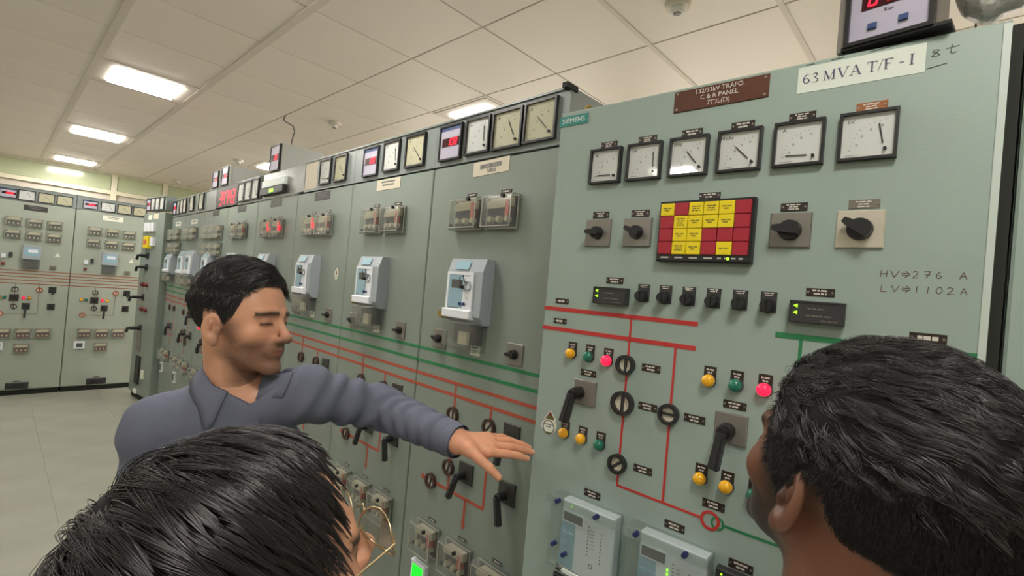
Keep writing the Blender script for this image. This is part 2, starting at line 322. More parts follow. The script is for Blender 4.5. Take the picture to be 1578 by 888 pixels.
def digital(par, x, z, w, h, num, label=None, band=True, wincz=.0):
    o = link('digital_meter', cached(('dm', w, h), lambda: MB().frame(0, 0, w, h, w * .05, -.014, 0).box(-w / 2, w / 2, -.002, 0, -h / 2, h / 2).mesh('digital_meter', 'bezel')), par, (x, 0, z), label=label)
    def mf():
        b = MB(); b.box(-w * .45, w * .45, -.009, -.002, -h * .45, h * .45)
        if band: b.box(-w * .45, w * .45, -.0093, -.009, h * .34, h * .45, 1)
        return b.mesh('face', ['lav', 'blueband'])
    link('face', cached(('dmf', w, h, band), mf), o)
    link('display_window', cached(('dmw', w, h), lambda: MB().box(-w * .36, w * .42, -.0105, -.009, -h * .11, h * .13).mesh('display_window', 'leddark')), o)
    digits(o, num, w * .1, h * .01, h * .2, -.0108)
    return o
def selector(par, x, z, w, h, ang, pm='plate', label=None, knobr=None):
    o = link('selector_switch', cached(('sel', w, h, pm), lambda: MB().cbox(0, 0, w, h, -.006, 0, .002).mesh('selector_switch', pm)), par, (x, 0, z), label=label)
    r = knobr or w * .27
    def mk():
        b = MB(); b.cyl((0, -.006, 0), (0, -1, 0), r, r * .92, .012, 20)
        V = []
        # wedge grip with a pointer nose to the left
        pts = [(-r * 1.35, -r * .22), (-r * .9, -r * .34), (r * .85, -r * .42), (r * .98, 0), (r * .85, r * .42), (-r * .9, r * .34), (-r * 1.35, r * .22)]
        b.poly(pts, -.034, -.018); return b.mesh('knob', 'black')
    link('knob', cached(('selk', r), mk), o, (0, 0, 0), (0, math.radians(ang), 0))
    return o
def pushknob(par, x, z):
    o = link('push_knob', cached('pk', lambda: (lambda b: (b.cbox(0, .004, .03, .042, -.003, 0, .001), dashes(b, 0, .02, .018, .008, 2, -.0032, 1), b)[-1])(MB()).mesh('push_knob', ['charcoal', 'tagtext'])), par, (x, 0, z))
    def mk():
        b = MB(); b.cyl((0, -.003, -.004), (0, -1, 0), .0145, .0145, .008, 20); b.cyl((0, -.011, -.004), (0, -1, 0), .0125, .011, .016, 16); b.box(-.0022, .0022, -.03, -.012, -.015, .007); return b.mesh('knob', 'black')
    link('knob', cached('pkk', mk), o)
def lamp(par, x, z, r, kind, tagdz=.02, tw=.026, th=.018):
    names = dict(yel='amber indicator lamp', grn='green indicator lamp', rlit='lit red indicator lamp')
    def mk():
        b = MB(); b.cbox(0, tagdz * .72, tw, th + .014, -.002, 0, .0006); dashes(b, 0, tagdz, tw * .6, th * .7, 2, -.0022, 2); b.cyl((0, -.002, 0), (0, -1, 0), r * .98, r * .9, .006, 20, 1); return b.mesh('indicator_lamp', ['tag', 'charcoal', 'tagtext'])
    o = link('indicator_lamp', cached(('lp', r, tw, th, tagdz), mk), par, (x, 0, z), label=names[kind])
    link('lens', cached(('ln', r, kind), lambda: MB().cyl((0, -.008, 0), (0, -1, 0), r * .9, r * .86, .005, 20).dome((0, -.013, 0), r * .86, r * .62, 20, 5).mesh('lens', kind)), o)
def semaphore(par, x, z, r, ang, rim='bezel'):
    o = link('semaphore_indicator', cached(('sm', r, rim), lambda: MB().ring(0, 0, r, r * .7, -.014, 0, 28).cyl((0, 0, 0), (0, -1, 0), r * .72, r * .72, .004, 24, 1, False).mesh('semaphore_indicator', [rim, 'semw'])), par, (x, 0, z))
    link('bar', cached(('smb', r), lambda: MB().box(-r * .13, r * .13, -.0075, -.004, -r * .7, r * .7).mesh('bar', 'charcoal')), o, rot=(0, math.radians(ang), 0))
def leverswitch(par, x, z, w, h, dx, dz, ax, az, pm='plate', label=None):
    """plate centred at (x,z); pivot hub at (dx,dz) from the centre, lever reaching to (ax,az) from the hub"""
    o = link('control_switch', MB().cbox(0, 0, w, h, -.006, 0, .002).mesh('control_switch', pm), par, (x, 0, z), label=label)
    hb = MB().cyl((dx, -.006, dz), (0, -1, 0), .0165, .0145, .03, 18); hb.cyl((dx - .002, -.036, dz), (0, -1, 0), .013, .01, .008, 14)
    hub = link('hub', hb.mesh('hub', 'black'), o)
    L = math.hypot(ax, az); b = MB(); n = Vector((-az, ax)) / L
    for k in range(1):
        w0, w1 = .0085, .0105
        b.poly([(dx + n.x * w0, dz + n.y * w0), (dx - n.x * w0 + 0, dz - n.y * w0), (dx + ax - n.x * w1, dz + az - n.y * w1), (dx + ax + n.x * w1, dz + az + n.y * w1)][::-1], -.05, -.032)
        b.poly([(dx + n.x * .004, dz + n.y * .004), (dx - n.x * .004, dz - n.y * .004), (dx + ax * .97 - n.x * .005, dz + az * .97 - n.y * .005), (dx + ax * .97 + n.x * .005, dz + az * .97 + n.y * .005)][::-1], -.054, -.05)
    link('lever', b.mesh('lever', 'charcoal'), o)
def cover_relay(par, x, z, w, h, red=True, knobs=True, dep=.05, lit=False, base='relaydark', cm='relaycream'):
    """relay under a clear plastic cover with black thumb screws"""
    def mi():
        b = MB(); b.box(-w * .42, w * .42, -.012, 0, -h * .44, h * .44, 0); b.poly([(-w * .4, h * .1), (w * .38, h * .14), (w * .38, h * .4), (-w * .25, h * .4), (-w * .4, h * .26)], -dep * .6, -.012, 1)
        for k in range(3): b.cyl((-w * .26 + k * w * .26, -.012, -h * .22), (0, -1, 0), w * .075, w * .06, dep * .45, 10, 1); b.box(-w * .29 + k * w * .26, -w * .23 + k * w * .26, -dep * .55, -.03, -h * .3, -h * .12, 1)
        if red: b.box(w * .2, w * .3, -dep * .66, -.012, -h * .12, h * .34, 2)
        return b.mesh('protection_relay', [base, cm, 'led' if lit else 'redlabel'])
    o = link('protection_relay', cached(('cr', w, h, red, lit, base, cm), mi), par, (x, 0, z))
    def mc():
        b = MB(); b.cbox(0, 0, w, h, -dep, -.001, .008); b.frame(0, 0, w * .98, h * .98, .005, -dep * .25, -dep * .2, 1); b.frame(0, 0, w - .014, h - .014, .0028, -dep - .0006, -dep + .002, 1); return b.mesh('clear_cover', ['clear', 'coverrim'])
    link('clear_cover', cached(('cc', w, h), mc), o)
    if knobs:
        for (kx, kz) in ((w * .22, h * .42), (-w * .5, -h * .34)):
            link('thumb_screw', cached('ts', lambda: MB().cyl((0, 0, 0), (0, -1, 0), .008, .0075, .012, 10).mesh('thumb_screw', 'black')), o, (kx, -dep + .002 if kx > 0 else -.02, kz))
def numeric_relay(par, x, z, w=.205, h=.25, label=None, open_left=True, far=False):
    """pale grey-blue relay standing proud of the door with a sloped top, screen and a clear terminal cover below"""
    D = .058; x -= .012
    b = MB(); x0, x1 = -w / 2, w / 2
    V = [(x0, 0, -h / 2), (x0, -D * .6, -h / 2), (x0, -D, -h * .38), (x0, -D, h * .3), (x0, -D * .7, h / 2), (x0, 0, h / 2)]
    V2 = [(x1, y, zz) for _, y, zz in V]; b.add(V + V2, [tuple(range(6))[::-1], tuple(range(6, 12))] + [(i, (i + 1) % 6, 6 + (i + 1) % 6, 6 + i) for i in range(6)])
    o = link('numerical_relay', b.mesh('numerical_relay', 'relayg'), par, (x, 0, z), label=label)
    link('front_frame', MB().frame(-w * .1, h * -.02, w * .76, h * .62, .012, -D - .006, -D).box(-w * .1, w * .26, -D - .004, -D, -h * .3, h * .26).mesh('front_frame', 'relayw'), o)
    link('screen', MB().box(-w * .42, w * .0, -D - .005, -D, -h * .26, h * .24).box(-w * .34, -w * .02, -D - .0055, -D - .005, h * .04, h * .17, 1).mesh('screen', ['lcdblue', 'lcd']), o)
    link('logo_band', MB().add([(-w * .3, -D * .98, h * .33), (w * .1, -D * .98, h * .33), (w * .1, -D * .77, h * .46), (-w * .3, -D * .77, h * .46)], [(0, 1, 2, 3)]).mesh('logo_band', 'relayb'), o, (0, -.0035, 0))
    if not far:
        link('port_ring', MB().ring(w * .14, h * .08, .019, .014, -D - .01, -D - .004, 20).mesh('port_ring', 'relayg'), o)
        link('plug', MB().cyl((w * .02, -D - .005, h * .06), (0, -1, 0), .008, .007, .02, 10).tube([(w * .02, -D - .02, h * .1), (w * .03, -D - .03, h * .2), (w * .06, -D - .02, h * .24), (w * .08, -D - .01, h * .12)], .0022, 6).mesh('plug', 'black'), o)
        for k in (0, 1): link('button', cached('rb', lambda: MB().cyl((0, 0, 0), (0, -1, 0), .0065, .006, .006, 12).mesh('button', 'blueknob')), o, (-w * .04 + k * w * .11, -D - .005, -h * .2))
    link('lower_ledge', MB().cbox(-w * .1, -h * .36, w * .82, h * .14, -D - .018, -D * .6, .004).mesh('lower_ledge', 'relayw'), o)
    cz = -h * .68; hh = h * .46
    link('terminal_cover', MB().cbox(-w * .02, cz, w * .92, hh, -.075, -.001, .012).mesh('terminal_cover', 'clear'), o)
    link('terminal_block', MB().box(-w * .34, w * .34, -.03, 0, cz - hh * .3, cz + hh * .3).box(-w * .12, w * .12, -.045, -.03, cz - hh * .32, cz + hh * .1, 1).mesh('terminal_block', ['relaydark', 'relaycream']), o)
    if open_left and not far:
        link('seal_knob', MB().cyl((-w * .62, 0, -h * .42), (0, -1, 0), .013, .012, .06, 12).cyl((-w * .74, 0, -h * .40), (0, -1, 0), .012, .011, .05, 12).mesh('seal_knob', 'brass'), o)
def label_plate(par, x, z, w, h, m, text=None, tm='ink', tilt=0, size=None, lines=0):
    b = MB(); b.cbox(0, 0, w, h, -.0018, 0, .0005)
    if lines: dashes(b, 0, h * .1, w * .6, h * .6, lines, -.0021, 1)
    o = link('label_plate', b.mesh('label_plate', [m, tm]), par, (x, 0, z), (0, math.radians(tilt), 0))
    if text: link('lettering', text_mesh(text, size or h * .5, tm), o, (0, -.0022, 0))
    return o
def mline(par, pts, t, m, y=-.0012, name='mimic_line'):
    b = MB()
    for a, c in zip(pts[:-1], pts[1:]): b.seg(a[0], a[1], c[0], c[1], t, y, 0)
    return link(name, b.mesh(name, m), par)

# ------------------------------------------------------------------ cabinets
def cabinet(name, label, loc, rz, w, top, paint, depth=.6, plinth=True, strip=None, gap=.004, roundr=0.0):
    c = thing(name, label, 'cabinet', loc, rz, 'control cabinets')
    b = MB(); b.box(gap / 2, w - gap / 2, .022, depth, .06, top - .004); link('cabinet_body', b.mesh('cabinet_body', paint), c)
    d = MB(); d.cbox(w / 2, (top + .07) / 2, w - gap * 1.4, top - .075, 0, .022, .004); link('door', d.mesh('door', paint), c)
    b = MB(); b.box(.01, w - .01, .03, depth - .02, 0, .06); link('plinth', b.mesh('plinth', 'seam'), c)
    if strip:
        z0, z1, x0, x1 = strip; b = MB(); sd = min(.22, depth - .02); b.box(x0, x1, .0, sd, z0, z1); b.box(x0, x1, -.006, sd + .01, z1, z1 + .008); link('meter_strip', b.mesh('meter_strip', 'strip'), c)
    return c

# near transformer panel
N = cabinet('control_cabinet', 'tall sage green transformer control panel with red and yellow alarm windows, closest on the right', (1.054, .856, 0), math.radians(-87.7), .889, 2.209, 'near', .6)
def near_panel():
    for (x0, x1, ang, kn, un), tm, tl in zip([(118, 206, 1, 1, 'A'), (224, 312, 84, 1, 'kV'), (332, 421, 48, 1, 'MW'), (441, 530, 46, 1, 'MVAr'), (552, 641, 4, 1, 'A'), (664, 752, 103, 1, 'kV')],
                                          ['tag', 'tag', 'tag', 'tag', 'tag', 'orange'], [3, 3, 2, 2, 3, 3]):
        cx = (x0 + x1) / 2000
        an = dict(zip((118, 224, 332, 441, 552, 664), (2, 88, 52, 46, 3, 79)))[x0]
        analog(N, cx, 2.0415, .0885, .09, an, unit=un)
        tag(N, cx + .002, 2.097, .047, .0165, tm, tl, label='copper coloured nameplate' if tm == 'orange' else None)
    # alarm annunciator: 6 by 4 windows
    a = link('alarm_annunciator', MB().cbox(0, 0, .204, .138, -.022, 0, .003).mesh('alarm_annunciator', 'black'), N, (.428, 0, 1.868), label='alarm window block of red and yellow windows')
    pat = ['YRYYYR', 'RYYYYR', 'RYYRRR', 'RYYRYR']; tw, th = .0325, .0292
    words = {(0, 0): 2, (2, 0): 3, (3, 0): 3, (4, 0): 2, (1, 1): 4, (2, 1): 2, (3, 1): 2, (4, 1): 2, (1, 2): 2, (2, 2): 2, (1, 3): 3, (2, 3): 2, (4, 3): 1}
    for j in range(4):
        for i in range(6):
            y_ = pat[j][i] == 'Y'; n = words.get((i, j), 2)
            def mk():
                b = MB(); b.cbox(0, 0, tw - .0013, th - .0012, -.0045, 0, .0008)
                if y_: dashes(b, 0, 0, tw * .6, n * .0048, n, -.0048, 1)
                return b.mesh('alarm_window', ['yeltile' if y_ else 'redtile', 'tiletext'])
            link('alarm_window', cached(('aw', y_, n if y_ else 0), mk), a, (-.0965 + (i + .5) * tw - .001, -.022, .0635 - (j + .5) * th), label='yellow alarm window' if y_ else 'red alarm window')
    b = MB()
    for i in range(4): b.box(-.09 + i * .0325, -.072 + i * .0325, -.0225, -.022, -.0615, -.0585)
    for i in range(4): b.box(.036 + i * .0145, .044 + i * .0145, -.0225, -.022, -.0615, -.0585)
    link('button_legend', b.mesh('button_legend', 'tagtext'), a); link('green_led', MB().cyl((.058, -.022, -.0605), (0, -1, 0), .0032, .003, .002, 10).mesh('green_led', 'gled'), a)
    tag(N, .430, 1.949, .046, .014, 'tag', 2)
    for x, an, pm, tm in ((.155, 0, 'plate', 'tag'), (.2645, 25, 'plate', 'tag'), (.594, 5, 'plate', 'tag'), (.7075, 32, 'bright', 'greytag')):
        selector(N, x, 1.869, .073, .07, an, pm, 'selector switch on bright steel plate' if pm == 'bright' else None, .017 if x < .5 else .021)
        tag(N, x + .003, 1.916, .047, .0165, tm, 3)
    # big brown plate, papers, badge, writing
    bp = link('title_plate', MB().cbox(0, 0, .203, .049, -.003, 0, .001).mesh('title_plate', 'brown'), N, (.4315, 0, 2.174), label='copper brown title plate')
    for k, s in enumerate(('132/33kV TRAFO.', 'C & R PANEL', '7T3L(D)')): link('lettering', text_mesh(s, .0142, 'tagtext'), bp, (0, -.0034, .0148 - .0145 * k))
    for sx in (-1, 1):
        for sz in (-1, 1): link('screw', cached('scr', lambda: MB().cyl((0, 0, 0), (0, -1, 0), .003, .0026, .0012, 10).mesh('screw', 'screw')), bp, (sx * .094, -.003, sz * .018))
    pp = link('paper_label', MB().box(-.098, .098, -.0008, 0, -.026, .026).mesh('paper_label', 'paper'), N, (.683, 0, 2.1705), label='white paper label')
    link('lettering', serif('63 MVA T/F - I', .024, 'purple'), pp, (-.003, -.0012, .001))
    sb = link('maker_badge', MB().cbox(0, 0, .093, .027, -.002, 0, .0006).mesh('maker_badge', 'teal'), N, (.047, 0, 2.180), label='teal badge with white lettering')
    link('lettering', text_mesh('SIEMENS', .0185, 'white', space=1.08), sb, (0, -.0024, 0))
    link('handwriting', strokes([('H', 'V', '>', '2', '7', '6', ' ', 'A')], .743, 1.789, .0145, .0165, 'penr'), N)
    link('handwriting', strokes([('L', 'V', '>', '1', '1', '0', '2', 'A')], .745, 1.763, .0145, .0165, 'penr'), N)
    link('handwriting', strokes([('8', 't')], .788, 2.174, .019, .017, 'pen'), N)
    for a in ((.783, 2.149, .81, 2.153), (.597, 2.2, .612, 2.2), (.64, 2.2, .66, 2.2015), (.7, 2.2005, .745, 2.2035)): link('pen_mark', MB().seg(*a, .0014, -.0006, 0).mesh('pen_mark', 'pen'), N)
    # alarm relays and push knobs
    for x, w in ((.2115, .092), (.6515, .09)):
        a = link('alarm_relay', MB().cbox(0, 0, w, .043, -.02, 0, .002).frame(0, 0, w * .97, .04, .002, -.022, -.02).mesh('alarm_relay', 'charcoal'), N, (x, 0, 1.7095))
        b = MB(); dashes(b, w * .0, .0065, w * .3, .005, 1, -.0205, 0); dashes(b, w * .05, -.0065, w * .45, .005, 1, -.0205, 0); dashes(b, w * .25, -.015, w * .3, .004, 1, -.0205, 0); link('print', b.mesh('print', 'greytag'), a)
        for k in (0, 1): link('green_led', MB().poly([(-w * .42, .011 - .013 * k), (-w * .34, .0075 - .013 * k), (-w * .34, .0145 - .013 * k)], -.0215, -.02).mesh('green_led', 'gled'), a)
        tag(N, x + .002, 1.749, .047, .0155, 'tag', 2)
    for k in range(6): pushknob(N, .2935 + k * .0544, 1.7195)
    # mimic diagram
    for z, x1 in ((1.663, .428), (1.609, .427)): mline(N, [(.003, z), (x1, z)], .0102, 'red')
    for pts in ([(.2675, 1.663), (.2675, 1.254)], [(.3825, 1.609), (.3825, 1.2525)], [(.2655, 1.2535), (.467, 1.2505)]): mline(N, pts, .0052, 'red')
    link('mimic_symbol', MB().ring(.488, 1.2505, .0205, .0145, -.0014, 0, 28).mesh('mimic_symbol', 'red'), N, label='red ring of transformer symbol')
    link('mimic_symbol', MB().ring(.5035, 1.2495, .0142, .0098, -.001, 0, 24).mesh('mimic_symbol', 'green'), N, label='green ring of transformer symbol')
    mline(N, [(.518, 1.2495), (.7, 1.2495)], .005, 'green'); mline(N, [(.583, 1.66), (.884, 1.66)], .0105, 'green'); mline(N, [(.628, 1.66), (.628, 1.30)], .006, 'green')
    for x, z in ((.06, 1.685), (.059, 1.631)): tag(N, x, z, .042, .014, 'tag', 1)
    tag(N, .814, 1.682, .049, .0165, 'tag', 1)
    for x, z, r, an in ((.265, 1.546, .0238, 0), (.2655, 1.453, .029, 0), (.381, 1.453, .0235, 90), (.2655, 1.306, .0235, 50)): semaphore(N, x, z, r, an)
    for x, z in ((.328, 1.548), (.328, 1.457), (.438, 1.455), (.329, 1.310)): tag(N, x, z, .046, .0175, 'tag', 2)
    for x, z, k in ((.107, 1.55, 'yel'), (.1605, 1.55, 'grn'), (.214, 1.5485, 'rlit'), (.106, 1.34, 'yel'), (.16, 1.339, 'yel'), (.213, 1.338, 'grn'),
                    (.463, 1.545, 'yel'), (.518, 1.545, 'grn'), (.572, 1.547, 'rlit'), (.462, 1.333, 'yel'), (.516, 1.333, 'yel'), (.57, 1.333, 'grn')): lamp(N, x, z, .0152, k)
    leverswitch(N, .1565, 1.456, .065, .064, -.0145, -.002, -.017, -.074)
    leverswitch(N, .5145, 1.453, .065, .064, -.0055, -.004, -.011, -.077)
    tag(N, .161, 1.507, .046, .0165, 'tag', 2); tag(N, .518, 1.503, .046, .0165, 'tag', 2)
    # hand sticker
    b = MB(); st = [(-.006, -.03), (.008, -.031), (.02, -.022), (.026, -.006), (.023, .003), (.018, .006), (.024, .010), (.002, .034), (-.017, .008), (-.012, .005), (-.022, .0), (-.024, -.014), (-.016, -.024)]
    b.poly(st, -.0006, 0); b.poly([(-.013, .009), (.018, .011), (.002, .031)], -.0009, 0, 1); b.poly([(-.010, .009), (.014, .0095), (.006, .02), (-.004, .019)], -.0011, 0, 2)
    b.ring(0, -.012, .0195, .0165, -.0009, 0, 20, 3); dashes(b, 0, -.008, .028, .012, 2, -.0012, 3); b.box(-.008, .009, -.001, 0, -.029, -.025, 2)
    link('warning_sticker', b.mesh('warning_sticker', ['sticker', 'stickred', 'stickgreen', 'ink']), N, (.0515, 0, 1.353), label='hand shaped paper sticker')
    # transparent-covered relays at the bottom
    for rx, zt, led in ((.2, 1.185, 0), (.412, 1.185, 1)):
        o = link('protection_relay', MB().cbox(.012, -.085, .148, .17, -.03, 0, .003).mesh('protection_relay', 'relayw'), N, (rx, 0, zt), label='white relay under clear cover')
        link('side_keys', MB().box(-.062, -.02, -.0308, -.03, -.165, -.03).cyl((-.05, -.03, -.085), (0, -1, 0), .009, .008, .004, 12).cyl((-.03, -.03, -.085), (0, -1, 0), .009, .008, .004, 12).cyl((-.05, -.03, -.11), (0, -1, 0), .009, .008, .004, 12).mesh('side_keys', 'relayb'), o)
        link('lcd', MB().box(-.056, .0, -.0315, -.03, -.05, -.028).frame(-.028, -.039, .062, .028, .003, -.032, -.03, 1).mesh('lcd', ['lcd', 'relayw']), o)
        b = MB()
        for k in range(9): b.box(.016, .0185, -.0306, -.03, -.045 - .0085 * k, -.041 - .0085 * k); b.box(.052, .054, -.0306, -.03, -.052 - .0085 * k, -.048 - .0085 * k)
        for k in range(6): b.box(.022, .034, -.0304, -.03, -.05 - .0085 * k, -.0492 - .0085 * k)
        b.frame(.03, -.135, .01, .01, .0015, -.0306, -.03); link('print', b.mesh('print', 'ink'), o)
        if led: link('green_led', (lambda b: ([b.box(.004, .0075, -.032, -.03, -.062 - .009 * k, -.057 - .009 * k) for k in range(5)], b)[1])(MB()).mesh('green_led', 'gled'), o)
        else: link('green_led', MB().cyl((-.035, -.03, -.012), (0, -1, 0), .0016, .0014, .003, 8).mesh('green_led', 'gled'), o)
        link('clear_cover', MB().cbox(0, -.082, .185, .178, -.05, -.001, .01).box(-.095, .095, -.056, -.048, -.012, .006).mesh('clear_cover', 'milky'), o)
        for kx, kz in ((-.06, .002), (.05, .002), (-.062, -.105), (-.03, -.12)): link('blue_screw', cached('bsc', lambda: MB().cyl((0, 0, 0), (0, -1, 0), .0062, .0055, .014, 10).mesh('blue_screw', 'blueknob')), o, (kx, -.052, kz))
        link('clip', MB().box(-.035, .02, -.055, -.05, -.166, -.157).mesh('clip', 'white'), o)
        tag(N, rx + .002, zt + .0245, .046, .018, 'tag', 2)
    tag(N, .4925, 1.285, .046, .0175, 'tag', 2); tag(N, .555, 1.182, .047, .018, 'tag', 2)
    a = link('alarm_relay', MB().cbox(0, 0, .092, .043, -.02, 0, .002).mesh('alarm_relay', 'charcoal'), N, (.559, 0, 1.148)); link('green_led', MB().cyl((-.034, -.02, .012), (0, -1, 0), .002, .002, .001, 8).mesh('green_led', 'gled'), a)
    tag(N, .136, .992, .046, .018, 'tag', 2); link('push_knob', MB().cbox(0, 0, .05, .03, -.01, 0, .002).mesh('push_knob', 'black'), N, (.137, 0, .962)); link('push_knob', MB().cbox(0, 0, .04, .03, -.01, 0, .002).mesh('push_knob', 'black'), N, (.205, 0, .965))
    # light on the rounded right door edge, put into a paler colour
    link('door_edge', MB().box(.876, .886, -.003, .02, .08, 2.2).mesh('door_edge', 'edge'), N)

# single-stroke letters on a unit cell, drawn as thin ribbons
HAND = {'H': [[(0, 0), (.05, 1)], [(.75, 0), (.8, 1)], [(0, .5), (.8, .55)]], 'V': [[(0, 1), (.4, 0), (.95, 1)]], 'L': [[(.1, 1), (0, 0), (.75, .02)]], '>': [[(.0, .65), (.75, .65)], [(.0, .35), (.75, .35)], [(.45, 1), (1, .5), (.4, 0)]],
        '2': [[(0, .8), (.25, 1), (.6, .85), (.5, .5), (0, 0), (.75, .05)]], '7': [[(0, .95), (.75, 1), (.3, 0)], [(.2, .5), (.7, .5)]], '6': [[(.6, 1), (.15, .6), (.1, .15), (.4, 0), (.7, .2), (.5, .45), (.15, .35)]],
        'A': [[(.1, 0), (.45, .95), (.85, 0)], [(.15, .35), (.75, .38)]], '1': [[(.4, 0), (.45, 1)]], '0': [[(.35, 1), (.05, .6), (.15, .1), (.45, 0), (.75, .4), (.65, .85), (.35, 1)]],
        '8': [[(.7, .9), (.3, 1), (.1, .75), (.5, .5), (.75, .2), (.4, 0), (.05, .15), (.4, .5), (.7, .9)]], 't': [[(.5, 1.3), (.35, .2), (.6, 0), (.9, .2)], [(0, .85), (1.1, 1)]], ' ': []}
def strokes(rows, x, z, w, h, m):
    b = MB(); r = random.Random(3)
    for k, row in enumerate(rows):
        for i, ch in enumerate(row):
            for pl in HAND[ch]:
                P = [(x + i * w * 1.02 + px * w * .8 + r.uniform(-.0004, .0004), z - k * h * 1.6 + (pz - .5) * h * .72 + i * .00015) for px, pz in pl]
                for a, c in zip(P[:-1], P[1:]): b.seg(a[0], a[1], c[0], c[1], .0013, -.0005, 0)
    return b.mesh('handwriting', m)
# serif capitals: thick and thin strokes with small feet
SER = {'6': ([(.62, .93, .4, 1, .05), (.4, 1, .12, .65, .1), (.12, .65, .1, .3, .13), (.1, .3, .3, .02, .1), (.3, .02, .55, .12, .08), (.55, .12, .62, .35, .13), (.62, .35, .4, .58, .08), (.4, .58, .15, .45, .05)], .78),
       '3': ([(.1, .85, .35, 1, .06), (.35, 1, .58, .8, .11), (.58, .8, .3, .55, .07), (.3, .55, .6, .3, .09), (.6, .3, .55, .1, .12), (.55, .1, .3, 0, .07), (.3, 0, .06, .12, .05)], .74),
       'M': ([(.12, 0, .12, 1, .06), (.12, 1, .5, .05, .13), (.5, .05, .88, 1, .05), (.88, 0, .88, 1, .13), (0, .02, .26, .02, .05), (.72, .02, 1.04, .02, .05), (0, .98, .16, .98, .05), (.86, .98, 1.04, .98, .05)], 1.16),
       'V': ([(.12, 1, .5, 0, .14), (.5, 0, .86, 1, .05), (0, .98, .3, .98, .05), (.7, .98, 1, .98, .05)], 1.02),
       'A': ([(.14, 0, .48, 1, .05), (.48, 1, .86, 0, .14), (.26, .36, .7, .36, .05), (0, .02, .28, .02, .05), (.7, .02, 1, .02, .05)], 1.06),
       'T': ([(.4, 0, .4, 1, .14), (0, .97, .8, .97, .06), (.02, .8, .02, .97, .05), (.78, .8, .78, .97, .05), (.25, .02, .55, .02, .05)], .86), '/': ([(0, -.05, .36, 1.05, .05)], .46),
       'F': ([(.14, 0, .14, 1, .14), (.0, .97, .66, .97, .06), (.65, .8, .65, .97, .05), (.14, .53, .5, .53, .06), (0, .02, .3, .02, .05)], .8), '-': ([(.02, .38, .34, .38, .08)], .4), 'I': ([(.17, 0, .17, 1, .14), (0, .98, .34, .98, .05), (0, .02, .34, .02, .05)], .4), ' ': ([], .34)}
def serif(s, h, m):
    wd = sum(SER[c][1] for c in s) * h * .8; b = MB(); x = -wd / 2
    for c in s:
        for (x0, z0, x1, z1, t) in SER[c][0]: b.seg(x + x0 * h * .8, (z0 - .5) * h * .8, x + x1 * h * .8, (z1 - .5) * h * .8, t * h * .8, -.0003, 0)
        x += SER[c][1] * h * .8
    return b.mesh('lettering', m)
near_panel()
# next cabinet, cut by the right edge
N2 = cabinet('control_cabinet', 'green control panel cut off by the right edge of the photo, beyond the dark gap', (1.054 + .0401 * .903 + .004, .856 - .9992 * .903, 0), math.radians(-87.7), .889, 2.209, 'near', .6)
for z in (1.372, 1.345): mline(N2, [(.02, z), (.6, z)], .0105, 'red')
link('label_plate', MB().cbox(0, 0, .1, .03, -.002, 0, .001).mesh('label_plate', 'greytag'), N2, (.3, 0, 2.1))
link('gap_shade', MB().box(-.016, -.002, .004, .6, .06, 2.2).mesh('gap_shade', 'seam'), N2)  # dark strip put in for the shade of the open gap between cabinets

# the long row: eight cabinets, 0.737 m apart, and the turned ninth
YAW = math.radians(-91.1); P0 = (1.305, 1.756); DX = (-math.sin(math.radians(1.1)), -math.cos(math.radians(1.1)))
ROW = []
def rowpos(a): return (P0[0] + DX[0] * a, P0[1] + DX[1] * a, 0)
def lower_set(c, ox, rust='rust', lit=False, w=.737):
    """mimic lines, semaphores, control switches and small relays below the screens; ox = offset of the cabinet frame"""
    for z, m in ((1.42, 'green'), (1.3655, 'green'), (1.3105, rust), (1.262, rust)): mline(c, [(.002, z), (w - .002, z)], .0125, m)
    for pts in ([(.276, 1.31), (.276, 1.2)], [(.488, 1.262), (.488, 1.2)], [(.28, 1.04), (.28, .885)], [(.112, .885), (.489, .885)], [(.489, .885), (.489, 1.17)], [(.388, .885), (.388, .80)]): mline(c, pts, .011, rust)
    link('mimic_symbol', MB().poly([(.095, .885), (.115, .872), (.115, .898)], -.0015, 0).poly([(.379, .80), (.397, .80), (.395, .775), (.388, .768), (.381, .775)][::-1], -.0015, 0).mesh('mimic_symbol', rust), c)
    for x, z, an in ((.277, 1.186, 0), (.4885, 1.19, 40), (.278, .976, 15), (.173, .886, 15)): semaphore(c, x, z, .0315, an, 'rimbrown')
    if w > .7: leverswitch(c, .602, 1.192, .08, .075, -.012, -.02, -.012, -.085, 'darkplate')
    leverswitch(c, .381, .984, .082, .078, -.01, -.01, -.038, -.09, 'darkplate')
    if w > .7: leverswitch(c, .604, .985, .082, .078, -.01, -.01, .018, -.092, 'darkplate')
    for x in (.19, .383, .575)[:3 if w > .7 else 2]: cover_relay(c, x, .655, .15, .125, True, True, .055); tag(c, x + .01, .732, .05, .012, 'tag', 1)
    o = link('energy_display', MB().cbox(0, 0, .1, .105, -.02, 0, .004).mesh('energy_display', 'relayw'), c, (.155, 0, .488)); link('green_screen', MB().box(-.034, .034, -.0215, -.02, -.034, .04).mesh('green_screen', 'glcd' if lit else 'lcd'), o)
    link('vent_handle', MB().cbox(0, 0, .19, .075, -.02, 0, .006).mesh('vent_handle', 'charcoal'), c, (.37, 0, .11))
def row_cab(k, label, strip=(2.214, 2.4, .001, .736), w=.737):
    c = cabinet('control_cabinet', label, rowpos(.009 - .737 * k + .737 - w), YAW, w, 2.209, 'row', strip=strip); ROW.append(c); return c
def two_covers(c, lit=0):
    for x, l in ((.268, lit), (.462, lit > 1)): cover_relay(c, x, 1.991, .172, .128, True, True, .045, bool(l)); tag(c, x + .005, 2.072, .058, .014, 'tag', 1)
def two_switches(c):
    for x, a in ((.147, 20), (.585, 0)): selector(c, x, 1.475, .088 if x < .3 else .078, .078, a, 'plate', None, .018)
